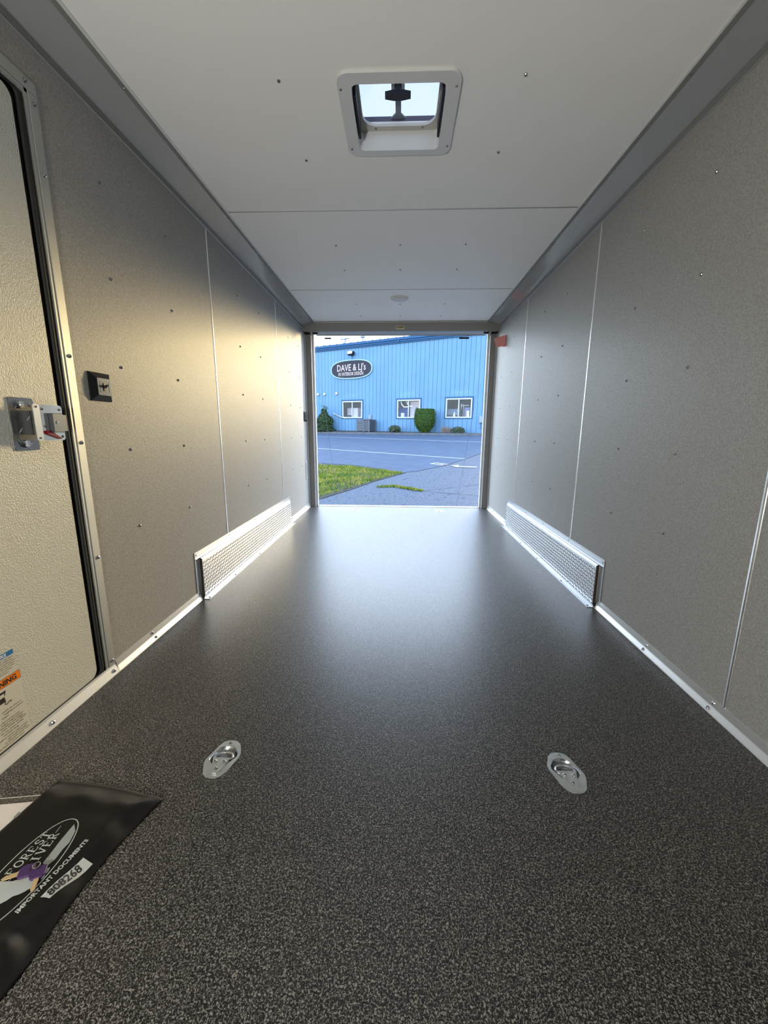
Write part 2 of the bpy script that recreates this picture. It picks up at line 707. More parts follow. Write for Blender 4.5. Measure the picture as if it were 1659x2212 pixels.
# aluminium frame: jambs and head, with a raised inner lip
bm = BM()
add_box(bm, DX, DX + 0.0035, 1.2995, 1.331, 0.034, 1.8135)
bevel(bm, 0.0008)
add_box(bm, DX - 0.026, DX + 0.0015, 1.2895, 1.2985, 0.034, 1.8135)
obj('frame_jamb', bm, ALU_DULL, door)
bm = BM()
add_box(bm, DX, DX + 0.0035, 0.265, 0.297, 0.034, 1.8135)
bevel(bm, 0.0008)
obj('frame_jamb', bm, ALU_DULL, door)
bm = BM()
add_box(bm, DX, DX + 0.0035, 0.265, 1.331, 1.8145, 1.846)
bevel(bm, 0.0008)
add_box(bm, DX - 0.026, DX + 0.0015, 0.297, 1.2985, 1.8045, 1.8135)
obj('frame_head', bm, ALU_DULL, door)
rail(-1, 0.20, 1.331, door, [(0.0, 0.036), (0.003, 0.0355), (0.0045, 0.030), (0.0165, 0.002), (0.0165, 0.0)], 'door_sill')
for z in (1.79, 1.615, 1.115, 0.845, 0.45, 0.055):
    screw(door, (DX + 0.0035, 1.317, z), (1, 0, 0), RIVET_ME, 'rivet')
screw(door, (DX + 0.0035, 1.295, 1.832), (1, 0, 0), RIVET_ME, 'rivet')
for y in (1.31, 1.04):
    screw(door, (DX + 0.011, y, 0.0165), (0.9, 0, 0.4), RIVET_ME, 'rivet')
# dark boards behind the door gap
boxo('gap_backing', DX - 0.047, DX - 0.041, 0.22, 1.40, -0.02, 1.86, DARK, door)

# ---- door latch: diamond plate, lugs, polished bracket, lock body and red release lever
latch_plate_poly = rrect(1.088, 1.164, 0.829, 0.974, 0.006, 3)
bm = BM()
add_prism(bm, latch_plate_poly, -0.006, -0.0095, lambda u, v, h: Vector((DX - h - 0.012, u, v)))
latch = obj('door_latch', bm, M('diamond_plate', (0.30, 0.31, 0.33), 0.16, 1.0), door, label='polished diamond plate door latch with red release lever')
XP = DX - 0.0025
bm = BM()
for k in range(4):
    for j in range(2):
        yy, zz = 1.101 + 0.040 * j + 0.010 * (k % 2), 0.850 + 0.034 * k
        dx = 0.011
        s = 1 if (k + j) % 2 else -1
        d = Vector((0, 0.62, 0.78 * s)) * dx
        nn = Vector((0, -d.z, d.y)).normalized() * 0.0022
        c = Vector((XP, yy, zz))
        vs = [bm.verts.new(c + p) for p in (-d, nn, d, -nn)] + [bm.verts.new(c + Vector((0.0026, 0, 0)))]
        for a, b2 in ((0, 1), (1, 2), (2, 3), (3, 0)):
            bm.faces.new((vs[a], vs[b2], vs[4]))
obj('tread_pattern', bm, M('diamond_plate', (0.30, 0.31, 0.33), 0.16, 1.0), latch)
for y, z in ((1.118, 0.955), (1.118, 0.848)):
    bm = BM()
    add_tube(bm, [(XP, y, z), (XP + 0.008, y, z)], [0.0110, 0.0100], 14)
    add_tube(bm, [(XP + 0.008, y, z), (XP + 0.0105, y, z), (XP + 0.0100, y, z), (XP + 0.0085, y, z)], [0.0090, 0.0075, 0.0048, 0.004], 14, cap=True)
    obj('hex_bolt', bm, CHROME, latch)
# folded bracket: narrow return strip and wide plate, standing off the door
bm = BM()
add_prism(bm, rrect(1.1170, 1.1380, 0.857, 0.957, 0.005, 3), 0.0, 0.0022, lambda u, v, h: Vector((XP + 0.0375 + h, u, v)))
add_box(bm, XP + 0.001, XP + 0.0345, 1.150, 1.162, 0.872, 0.940)
obj('latch_bracket', bm, M('polished_steel', (0.80, 0.79, 0.75), 0.22, 1.0), latch)
bm = BM()
add_prism(bm, rrect(1.1385, 1.2180, 0.856, 0.957, 0.009, 4), 0.0, 0.0022, lambda u, v, h: Vector((XP + 0.0345 + h, u, v)))
obj('latch_cover', bm, M('mirror_steel', (0.82, 0.80, 0.74), 0.12, 1.0), latch)
bm = BM()
add_box(bm, XP + 0.0369, XP + 0.050, 1.1660, 1.2050, 0.879, 0.934)
bevel(bm, 0.0015)
add_box(bm, XP + 0.0369, XP + 0.046, 1.2050, 1.2200, 0.883, 0.930)
obj('lock_body', bm, M('dark_grey_metal', (0.16, 0.17, 0.19), 0.3, 0.7), latch)
bm = BM()
add_cyl(bm, (XP + 0.050, 1.181, 0.908), (XP + 0.0512, 1.181, 0.908), 0.0045, 10)
obj('lock_stamp', bm, CHROME, latch)
bm = BM()
lev = [(1.150, 0.884), (1.163, 0.885), (1.178, 0.874), (1.199, 0.862), (1.194, 0.860), (1.170, 0.868), (1.150, 0.875)]
add_prism(bm, lev, 0.0369, 0.043, lambda u, v, h: Vector((XP + h, u, v)))
obj('release_lever', bm, M('red_lever', (0.20, 0.004, 0.008), 0.25), latch, label='dark red release lever')
for y, z in ((1.1275, 0.950), (1.1275, 0.864)):
    screw(latch, (XP + 0.0397, y, z), (1, 0, 0), SCREW_SM, scale=0.75)
for y, z in ((1.149, 0.945), (1.208, 0.945), (1.208, 0.867), (1.152, 0.897)):
    screw(latch, (XP + 0.0367, y, z), (1, 0, 0), SCREW_SM, scale=0.9)

# ---- stickers on the door
STK = M('sticker_white', (0.56, 0.54, 0.47), 0.35)
INK = M('black_ink', (0.012, 0.012, 0.013), 0.5)
XS = DX - 0.0058


def stk(u, v, h=0.0):
    return Vector((XS + h, u, v))


notice = boxo('notice_sticker', XS - 0.0003, XS, 0.868, 0.9785, 0.2335, 0.2975, STK, door, label='white notice sticker with a blue header band')
boxo('header_band', XS, XS + 0.0002, 0.869, 0.9785, 0.2835, 0.2972, M('notice_blue', (0.025, 0.17, 0.42), 0.35), notice)
me = text_mesh('NOTICE', 0.0118, bold=0.0003)
a, b2 = text_width(me)
place_text('lettering', me, lambda u, v: stk(0.9255 + (u - a) * 0.0320 / (b2 - a) + 0.12 * v, 0.2862 + v, 0.0004), M('white_ink', (0.85, 0.85, 0.85), 0.5), notice)
for k, ln in enumerate(('Check that all cargo is tied down', 'before you move. Lights, brakes and', 'hitch must be checked as well', 'each time. Keep both of these', 'papers with the trailer when', 'it is sold, lent or towed away',
                        'by anyone.')):
    me = text_mesh(ln, 0.0058)
    a, b2 = text_width(me)
    end = (0.974, 0.971, 0.9765, 0.976, 0.975, 0.968, 0.958)[k]
    sc = 0.098 / max(b2, 0.098)
    place_text('lettering', me, lambda u, v: stk(end - (b2 - u) * sc, 0.2765 - 0.0061 * k + v, 0.0004), INK, notice)
warn = boxo('warning_sticker', XS - 0.0003, XS, 0.862, 0.9875, 0.0375, 0.2305, STK, door, label='white warning sticker with an orange header band')
boxo('band_border', XS, XS + 0.00015, 0.863, 0.9868, 0.2050, 0.2298, INK, warn)
boxo('header_band', XS + 0.0001, XS + 0.0003, 0.864, 0.9860, 0.2062, 0.2287, M('warning_orange', (0.82, 0.21, 0.008), 0.35), warn)
me = text_mesh('WARNING', 0.0205, bold=0.0006)
a, b2 = text_width(me)
place_text('lettering', me, lambda u, v: stk(0.9745 - (b2 - u) * 0.97, 0.2102 + v, 0.0006), INK, warn)
# trailer pictogram at the left end of the sticker
bm = BM()
add_prism(bm, [(0.885, 0.165), (0.935, 0.165), (0.9335, 0.178), (0.940, 0.196), (0.885, 0.196)], 0.0, 0.0003, lambda u, v, h: stk(u, v, h))
obj('trailer_pictogram', bm, INK, warn)
boxo('pictogram_window', XS + 0.0003, XS + 0.0005, 0.918, 0.9335, 0.180, 0.190, STK, warn)
bm = BM()
add_tube(bm, [stk(0.9335, 0.166, 0.0004), stk(0.9325, 0.158, 0.0004), stk(0.936, 0.155, 0.0004), stk(0.944, 0.161, 0.0004), stk(0.9485, 0.161, 0.0004), stk(0.948, 0.156, 0.0004)], 0.0007, 5)
obj('pictogram_hook', bm, INK, warn)
lines = [('consult the Owner\'s', 0.9745, 0.1385), ('weighing procedures', 0.9800, 0.1305), ('tongue.', 0.936, 0.1225),
         ('on the road you must', 0.9650, 0.1105), ('tongue weight between', 0.9745, 0.1035), ('the trailer\'s total weight', 0.9730, 0.0965),
         ('the trailer GVWR and GAWR', 0.9815, 0.0895), ('the tow vehicle GVWR', 0.9710, 0.0815), ('and hitch rating.', 0.9560, 0.0740),
         ('add or remove cargo to keep', 0.9810, 0.0650), ('may result in damage', 0.9780, 0.0580), ('or sway while which could', 0.9845, 0.0505), ('cause death or serious injury', 0.9665, 0.0430)]
for ln, end, z in lines:
    me = text_mesh(ln, 0.0068)
    a, b2 = text_width(me)
    sc = 0.095 / max(b2, 0.095)
    place_text('lettering', me, lambda u, v: stk(end - (b2 - u) * sc, z + v, 0.0004), INK, warn)

# =================================================================== REAR OPENING
rear = struct('wall_rear', 'rear frame of the trailer: taupe header and posts around the open doorway')
bm = BM()
hp = [(-1.0375, 1.915), (-1.0375, 1.966), (-0.931, 2.0025), (0.931, 2.0025), (1.0375, 1.966), (1.0375, 1.915)]
add_prism(bm, hp, 4.575, 4.60, lambda u, v, h: Vector((u, h, v)))
obj('header', bm, FRAME_TAUPE, rear)
boxo('header_cap_strip', -0.905, 0.905, 4.570, 4.5745, 1.994, 2.004, ALU_DULL, rear)
boxo('header_soffit', -0.925, 0.925, 4.6005, 4.752, 1.9125, 1.9165, M('soffit_grey', (0.36, 0.37, 0.37), 0.4), rear)
boxo('outer_header', -HW - 0.08, HW + 0.08, 4.72, 4.78, 1.920, 2.30, WHITE, rear)
boxo('header_lip', -0.925, 0.925, 4.7525, 4.762, 1.905, 1.9195, ALU_DULL, rear)
for x in (-0.40, 0.0, 0.41):
    screw(rear, (x, 4.570, 1.999), (0, -1, 0), SCREW_SM)
for s in (-1, 1):
    a, b2 = sorted((s * 0.9675, s * 1.0335))
    boxo('post', a, b2, 4.665, 4.722, 0.0, 1.896, FRAME_TAUPE, rear, bev=0.002)
    a, b2 = sorted((s * 0.948, s * 0.968))
    boxo('jamb_trim', a, b2, 4.7225, 4.752, -0.02, 1.91, WHITE, rear, bev=0.001)
    a, b2 = sorted((s * 0.952, s * (HW + 0.085)))
    boxo('corner_column', a, b2, 4.7525, 4.775, -0.12, 2.30, WHITE, rear)
    a, b2 = sorted((s * 1.026, s * 1.0375))
    boxo('edge_trim', a, b2, 4.643, 4.6645, 0.0, 1.93, ALU_DULL, rear, bev=0.001)
    for z in (0.42, 0.80, 1.18, 1.55):
        screw(rear, (s * 1.026, 4.652, z), (-s, 0, 0), SCREW_SM, scale=0.8)
    # spring-cable pulley bracket under the header corner
    a, b2 = sorted((s * 0.935, s * 1.03))
    pb = boxo('pulley_bracket', a, b2, 4.62, 4.66, 1.898, 1.9145, BLACK, rear)
    bm = BM()
    tri = [(s * 0.880, 1.9145), (s * 0.935, 1.9145), (s * 0.935, 1.897), (s * 0.900, 1.897)]
    add_prism(bm, tri, 4.63, 4.65, lambda u, v, h: Vector((u, h, v)))
    obj('bracket_wedge', bm, BLACK, pb)
    bm = BM()
    add_cyl(bm, (s * 0.950, 4.610, 1.9), (s * 0.950, 4.628, 1.9), 0.013, 14)
    obj('pulley_wheel', bm, ALU_DULL, pb)
boxo('rubber_bumper', -0.836, -0.762, 4.752, 4.775, 1.872, 1.887, RUBBER, rear, bev=0.002)
boxo('rubber_bumper', 0.645, 0.755, 4.752, 4.775, 1.872, 1.887, RUBBER, rear, bev=0.002)
hs = boxo('header_sticker', -0.041, 0.043, 4.5735, 4.5748, 1.929, 1.963, M('sticker_cream', (0.6, 0.56, 0.38), 0.4), rear, label='small cream and yellow sticker on the rear header')
boxo('yellow_band', -0.037, 0.039, 4.5730, 4.5736, 1.944, 1.9585, M('sticker_yellow', (0.45, 0.30, 0.03), 0.4), hs)
for a, b2 in ((-0.034, -0.024), (-0.019, -0.004), (0.000, 0.035)):
    boxo('print_mark', a, b2, 4.5725, 4.5731, 1.9465, 1.9555, INK, hs)
boxo('print_mark', -0.030, 0.032, 4.5730, 4.5736, 1.935, 1.939, M('grey_ink', (0.2, 0.18, 0.1), 0.5), hs)
for s in (-1, 1):
    a, b2 = sorted((s * 1.0385, s * (HW + 0.09)))
    boxo('rear_filler', a, b2, 4.66, 4.7525, -0.12, 2.3, WHITE, rear)

# ---- ramp door, folded down behind the sill, with hinge and two lift cables
ramp = struct('door_1', 'fold-down rear ramp door with hinge strip and two thin lift cables')
bm = BM()
ra, rb = Vector((0, 4.79, -0.035)), Vector((0, 6.62, -0.415))
q = (rb - ra).normalized()
nn = Vector((0, -q.z, q.y))
for s in (-1,):
    vs = []
    for p in (ra, rb):
        for d in (0, -0.035):
            for x in (-0.94, 0.94):
                vs.append(bm.verts.new(p + nn * d + Vector((x, 0, 0))))
    for f in ((0, 1, 5, 4), (2, 6, 7, 3), (0, 2, 3, 1), (4, 5, 7, 6), (0, 4, 6, 2), (1, 3, 7, 5)):
        bm.faces.new([vs[i] for i in f])
obj('ramp_panel', bm, FLOOR, ramp)
boxo('sill_plate', -0.945, 0.945, 4.6985, 4.735, -0.02, 0.004, ALU, ramp)
N = 8
for k in range(N):
    a = -0.935 + 1.87 * k / N
    bm = BM()
    add_cyl(bm, (a + 0.004, 4.748, 0.0), (a + 1.87 / N - 0.004, 4.748, 0.0), 0.0085, 8)
    add_box(bm, a + 0.004, a + 1.87 / N - 0.004, 4.748, 4.786, -0.010, -0.004)
    obj('hinge_knuckle', bm, ALU, ramp)
for k in range(9):
    screw(ramp, (-0.9 + 1.8 * k / 8, 4.716, 0.004), (0, 0, 1), SCREW_SM)
for x0, z0, x1 in ((-0.944, 1.80, -0.905), (0.944, 1.86, 0.87)):
    bm = BM()
    add_tube(bm, [(x0, 4.785, z0), (x1, 6.05, -0.27)], 0.0016, 6)
    obj('lift_cable', bm, M('cable_steel', (0.16, 0.17, 0.2), 0.4, 0.8), ramp)

# =================================================================== ROOF VENT
vent = thing('roof_vent', 'square roof vent with white rounded frame and black crank knob', 'roof vent', ((VX0 + VX1) / 2, (VY0 + VY1) / 2, ZC))
cx, cy = (VX0 + VX1) / 2, (VY0 + VY1) / 2


def vl(u, v, h):
    return Vector((u - cx, v - cy, h - ZC))


bm = BM()
add_ring_prism(bm, rrect(-0.209, 0.198, 1.530, 1.930, 0.040), rrect(VX0 + .004, VX1 - .004, VY0 + .004, VY1 - .004, 0.022), ZC - 0.010, ZC - 0.0002, vl)
ed = [e for e in bm.edges if all(abs(v.co.z + 0.010) < 1e-5 for v in e.verts) and e.calc_face_angle(0) > 0.5]
bmesh.ops.bevel(bm, geom=ed, offset=0.003, segments=2, affect='EDGES')
vf = obj('trim_frame', bm, WHITE_PL, vent)
bm = BM()
add_ring_prism(bm, rrect(VX0 - .008, VX1 + .008, VY0 - .008, VY1 + .008, 0.024), rrect(VX0 + .003, VX1 - .003, VY0 + .003, VY1 - .003, 0.022), ZC - 0.004, 2.098, vl)
obj('shaft_liner', bm, WHITE_PL, vent)
bm = BM()
add_ring_prism(bm, rrect(VX0 - .006, VX1 + .006, VY0 - .006, VY1 + .006, 0.024), rrect(-0.146, 0.135, 1.600, 1.872, 0.055), 2.066, 2.076, vl)
obj('screen_frame', bm, M('vent_grey_plastic', (0.50, 0.49, 0.46), 0.4), vent)
for s in (-0.158, 0.146):
    bm = BM()
    add_box(bm, *(sorted((s - cx - .004, s - cx + .004))), 1.64 - cy, 1.85 - cy, 2.012 - ZC, 2.062 - ZC)
    obj('side_gasket', bm, RUBBER, vent)
LID = translucent_material('lid_translucent_white', (0.16, 0.162, 0.165), 0.8)
bm = BM()
lo = rrect(VX0 - .035, VX1 + .035, VY0 - .035, VY1 + .035, 0.03, 2)
hi = rrect(VX0 + .075, VX1 - .075, VY0 + .075, VY1 - .075, 0.02, 2)
A = [bm.verts.new(vl(u, v, 2.135)) for u, v in lo]
B = [bm.verts.new(vl(u, v, 2.185)) for u, v in hi]
for k in range(len(lo)):
    k2 = (k + 1) % len(lo)
    bm.faces.new((A[k], A[k2], B[k2], B[k]))
bm.faces.new(B)
lid = obj('lid', bm, LID, vent, label='translucent white vent lid')
bm = BM()
add_ring_prism(bm, rrect(VX0 - .036, VX1 + .036, VY0 - .036, VY1 + .036, 0.03, 2), rrect(VX0 - .030, VX1 + .030, VY0 - .030, VY1 + .030, 0.03, 2), 2.070, 2.118, vl)
obj('lid_skirt', bm, M('lid_rim_pale', (0.42, 0.50, 0.58), 0.4), lid)
bm = BM()
add_ring_prism(bm, rrect(VX0 - .036, VX1 + .036, VY0 - .036, VY1 + .036, 0.03, 2), rrect(VX0 - .030, VX1 + .030, VY0 - .030, VY1 + .030, 0.03, 2), 2.1185, 2.137, vl)
obj('lid_gap_shade', bm, M('lid_gap_dark', (0.06, 0.055, 0.09), 0.4), lid)  # dark ring coloured as the shaded gap under the lid edge
bm = BM()
KX, KY = -0.010, 1.728
add_box(bm, KX - cx - 0.011, KX - cx + 0.011, KY - cy, 1.935 - cy, 2.128 - ZC, 2.134 - ZC)
add_prism(bm, [(KX - 0.011, 1.905), (KX + 0.011, 1.905), (KX + 0.038, 1.94), (KX - 0.038, 1.94)], 2.1285, 2.1335, vl)
obj('crank_arm', bm, M('arm_grey', (0.19, 0.20, 0.21), 0.4), vent)
bm = BM()
add_prism(bm, rrect(KX - 0.024, KX + 0.024, 1.705, 1.762, 0.012), 2.096, 2.127, vl)
obj('crank_housing', bm, M('housing_clear_grey', (0.55, 0.57, 0.6), 0.25), vent)
bm = BM()
add_lathe(bm, [(0, -0.012), (0.010, -0.012), (0.013, 0.0), (0.013, 0.022), (0, 0.022)], 12, vl(KX, 1.722, 2.074))
kp = [(KX - 0.046, 1.714), (KX - 0.015, 1.706), (KX + 0.015, 1.706), (KX + 0.046, 1.714), (KX + 0.046, 1.730), (KX + 0.015, 1.738), (KX - 0.015, 1.738), (KX - 0.046, 1.730)]
add_prism(bm, kp, 2.060, 2.074, vl)
obj('crank_knob', bm, BLACK, vent)
for x, y in ((-0.199, 1.592), (0.184, 1.588), (-0.194, 1.884), (0.185, 1.876)):
    screw(vent, vl(x, y, ZC - 0.010), (0, 0, -1), SCREW_SM)
for x, y in ((-0.098, 1.883), (0.086, 1.880)):
    screw(vent, vl(x, y, 2.066), (0, 0, -1), SCREW_SM)

# the round ceiling light near the rear (switched off)
LENS = M('lamp_lens_white', (0.62, 0.60, 0.57), 0.35)


def dome_light(x, y, label):
    t = thing('ceiling_light', label, 'ceiling light', (x, y, ZC))
    bm = BM()
    add_lathe(bm, [(0, -0.0002), (0.074, -0.0002), (0.0745, -0.006), (0.071, -0.010), (0.066, -0.010)], 28)
    obj('base_ring', bm, WHITE_PL, t, smooth=True)
    bm = BM()
    add_lathe(bm, [(0.066, -0.0095), (0.060, -0.0155), (0.040, -0.020), (0, -0.022)], 28)
    obj('lens', bm, LENS, t, smooth=True)


dome_light(-0.008, 3.808, 'round white dome light on the ceiling near the rear header')

# added fill lamp, unseen behind the camera, brightens ceiling and right wall
fill_root = thing('added_fill_light', 'added round fill lamp low on the front wall, out of view', 'wall light', (-0.70, Y0, 0.72))
bm = BM()
add_tube(bm, [(0, 0.0002, 0), (0, 0.020, 0.0), (0, 0.026, 0.0)], [0.12, 0.12, 0.112], 28)
obj('housing', bm, WHITE_PL, fill_root)
bm = BM()
add_tube(bm, [(0, 0.0262, 0), (0, 0.034, 0.0), (0, 0.038, 0.0)], [0.105, 0.098, 0.07], 28)
obj('lens', bm, M('fill_lens_lit', (0.97, 1.0, 0.96), 0.4, emit=5.0), fill_root, smooth=True)
ld = bpy.data.lights.new('added_fill_lamp', 'AREA')
ld.shape = 'DISK'
ld.size = 0.20
ld.energy = FILL_LAMP_POWER
ld.color = (1.0, 0.99, 0.94)
fill_obj = bpy.data.objects.new('added_fill_lamp', ld)
COL.objects.link(fill_obj)
fill_obj.parent = fill_root
fill_obj.location = (0, 0.042, 0)
fill_obj.rotation_euler = Vector((-0.20, -1.0, -0.30)).to_track_quat('Z', 'Y').to_euler()


# =================================================================== WALL SWITCHES AND SMALL WALL FITTINGS
def wall_switch(label, y0, y1, z0, z1, toggle):
    yc, zc = (y0 + y1) / 2, (z0 + z1) / 2
    t = thing('light_switch', label, 'switch', (-HW, yc, zc), group='black light switches')
    hy, hz = (y1 - y0) / 2, (z1 - z0) / 2
    bm = BM()
    d0, d1 = 0.004, 0.017
    lo3 = [(-hy, -hz), (hy, -hz), (hy, hz), (-hy, hz)]
    iy, iz = hy - 0.019, hz - 0.019
    hi3 = [(-iy, -iz), (iy, -iz), (iy, iz), (-iy, iz)]
    L0 = [bm.verts.new((0, u, v)) for u, v in lo3]
    L1 = [bm.verts.new((d0, u, v)) for u, v in lo3]
    L2 = [bm.verts.new((d1, u, v)) for u, v in hi3]
    for P0, P1 in ((L0, L1), (L1, L2)):
        for k in range(4):
            bm.faces.new((P0[k], P0[(k + 1) % 4], P1[(k + 1) % 4], P1[k]))
    bm.faces.new(L0[::-1])
    bm.faces.new(L2)
    obj('bezel', bm, BLACK, t)
    bm = BM()
    add_prism(bm, rrect(-iy, iy, -iz, iz, 0.003, 3), d1, d1 + 0.002, lambda u, v, h: Vector((h, u, v)))
    obj('face_plate', bm, M('switch_plate_black_gloss', (0.05, 0.05, 0.05), 0.18, spec=1.0), t)
    bm = BM()
    add_ring_prism(bm, [(-iy * .72, -iz * .62), (iy * .72, -iz * .62), (iy * .72, iz * .62), (-iy * .72, iz * .62)],
                   [(-iy * .66, -iz * .57), (iy * .66, -iz * .57), (iy * .66, iz * .57), (-iy * .66, iz * .57)], d1 + 0.002, d1 + 0.0026,
                   lambda u, v, h: Vector((h, u, v)))
    obj('inner_frame', bm, BLACK, t)
    if toggle:
        bm = BM()
        add_box(bm, d1 + 0.002, d1 + 0.004, -0.006, 0.006, -0.013, 0.013)
        add_tube(bm, [(d1 + 0.003, 0, -0.001), (d1 + 0.013, 0, 0.006)], [0.0045, 0.0035], 8)
        obj('toggle', bm, BLACK, t)
    else:
        bm = BM()
        add_box(bm, d1 + 0.002, d1 + 0.006, -0.006, 0.006, -0.009, 0.009)
        obj('rocker', bm, BLACK, t)
    return t


wall_switch('black toggle switch on the left wall just right of the side door', 1.386, 1.487, 0.985, 1.080, True)
wall_switch('small black switch at the far end of the left wall by the rear opening', 4.505, 4.615, 0.975, 1.080, False)

ring_t = thing('oval_grommet', 'small clear oval grommet low on the left wall by the rear opening', 'grommet', (-HW, 4.55, 0.44))
bm = BM()
ov = [(0.045 * math.cos(2 * PI * k / 24), 0.105 * math.sin(2 * PI * k / 24)) for k in range(24)]
ov2 = [(0.033 * math.cos(2 * PI * k / 24), 0.090 * math.sin(2 * PI * k / 24)) for k in range(24)]
add_ring_prism(bm, ov, ov2, 0.0002, 0.006, lambda u, v, h: Vector((h, u, v)))
obj('rim', bm, WHITE_PL, ring_t)
bm = BM()
add_prism(bm, ov2, 0.0002, 0.002, lambda u, v, h: Vector((h, u, v)))
obj('cover', bm, WALL, ring_t)

# red flap standing off the right wall beside the rear opening
flag = thing('red_flap', 'red translucent plastic flap standing off the right wall beside the rear post', 'tag', (HW, 4.27, 1.755))
bm = BM()
fv = []
outl = [(0.0, 0.052), (-0.104, 0.031), (-0.079, -0.060), (-0.066, -0.053), (-0.030, -0.052), (-0.016, -0.060), (0.0, -0.050)]
add_prism(bm, outl, 0.0, 0.0025, lambda u, v, h: Vector((u, h + u * -0.55, v)))
obj('flap', bm, M('red_translucent', (0.70, 0.27, 0.235), 0.4), flag)
bm = BM()
add_box(bm, -0.003, 0.0, -0.012, 0.012, -0.052, 0.053)
obj('hinge_strip', bm, M('red_dark', (0.35, 0.03, 0.03), 0.4), flag)


# =================================================================== FLOOR TIE-DOWN RINGS
def tie_ring(x, y, mirror, label):
    t = thing('tie_down_ring', label, 'tie-down ring', (x, y, 0), group='recessed tie-down rings in the floor')
    s = -1 if mirror else 1
    half = [(0.019, 0.062), (0.007, 0.0650), (-0.007, 0.0645), (-0.018, 0.060), (-0.027, 0.047), (-0.044, -0.004), (-0.044, -0.018),
            (-0.031, -0.052), (-0.020, -0.062), (-0.007, -0.0650), (0.007, -0.0645), (0.019, -0.058), (0.029, -0.044),
            (0.044, 0.006), (0.044, 0.020), (0.031, 0.050)]
    outer = [(s * u, v) for u, v in half]
    n = len(outer)
    c0 = (0.0, 0.008)
    RX, RY = 0.0365, 0.0370
    inner = []
    for u, v in outer:
        a = math.atan2(v - c0[1], u - c0[0])
        inner.append((c0[0] + RX * math.cos(a), c0[1] + RY * math.sin(a)))
    bm = BM()
    ringsv = []
    for lp, z in ((outer, 0.0), (outer, 0.0022), (inner, 0.0026)):
        ringsv.append([bm.verts.new((u, v, z)) for u, v in lp])
    for a, b in zip(ringsv, ringsv[1:]):
        for k in range(n):
            bm.faces.new((a[k], a[(k + 1) % n], b[(k + 1) % n], b[k]))
    obj('flange_plate', bm, ZINC, t)
    bm = BM()
    ringsv = []
    for f, z in ((1.0, 0.0026), (0.96, 0.0012), (0.90, -0.004), (0.82, -0.0095), (0.70, -0.0138), (0.40, -0.0150)):
        ringsv.append([bm.verts.new((c0[0] + RX * f * math.cos(2 * PI * k / 28), c0[1] + RY * f * math.sin(2 * PI * k / 28), z)) for k in range(28)])
    for a, b in zip(ringsv, ringsv[1:]):
        for k in range(28):
            bm.faces.new((a[k], a[(k + 1) % 28], b[(k + 1) % 28], b[k]))
    bm.faces.new(ringsv[-1])
    obj('dish', bm, M('pressed_zinc', (0.50, 0.53, 0.56), 0.17, 1.0), t, smooth=True)
    # D-ring lying in the dish
    pts = []
    for k in range(21):
        a = math.radians(-20 + 220 * k / 20)
        pts.append((0.0255 * math.cos(a), 0.005 + 0.0225 * math.sin(a), -0.0015 - 0.004 * math.sin(a)))
    bm = BM()
    add_tube(bm, pts, 0.0040, 8, closed=True)
    obj('ring', bm, CHROME, t, smooth=True)
    # clip plate over the ring's straight side, with two rivets
    clip = [(-0.0230, -0.0015), (0.0230, -0.0015), (0.019, -0.020), (0.013, -0.040), (0.006, -0.054), (-0.006, -0.054), (-0.013, -0.040), (-0.019, -0.020)]
    bm = BM()
    add_prism(bm, [(s * u, v) for u, v in clip], 0.0032, 0.0062, lambda u, v, h: Vector((u, v, h)))
    obj('clip_plate', bm, ZINC, t)
    bm = BM()
    add_prism(bm, [(-0.017, -0.003), (0.017, -0.003), (0.014, 0.012), (-0.014, 0.012)], -0.013, -0.009, lambda u, v, h: Vector((u, v, h)))
    obj('base_clip', bm, ZINC, t)
    for u in (-0.0125, 0.0125):
        screw(t, (u, -0.017, 0.0062), (0, 0, 1), RIVET_ME, 'rivet', 0.85)
    screw(t, (0, -0.040, 0.0062), (0, 0, 1), SCREW_SM, scale=1.05)
    screw(t, (0, 0.0535, 0.0024), (0, 0, 1), SCREW_SM, scale=1.05)
    screw(t, (0, 0.006, -0.009), (0, 0, 1), SCREW_SM, scale=0.8)
    return t


tie_ring(*RINGS[0], False, 'zinc tie-down ring plate in the floor beside the black pouch, nearer left one')
tie_ring(*RINGS[1], True, 'zinc tie-down ring plate in the near floor on the right side')
tie_ring(*RINGS[2], False, 'small far tie-down ring by the rear sill, left of the pair')
tie_ring(*RINGS[3], True, 'small far tie-down ring by the rear sill, right of the pair')


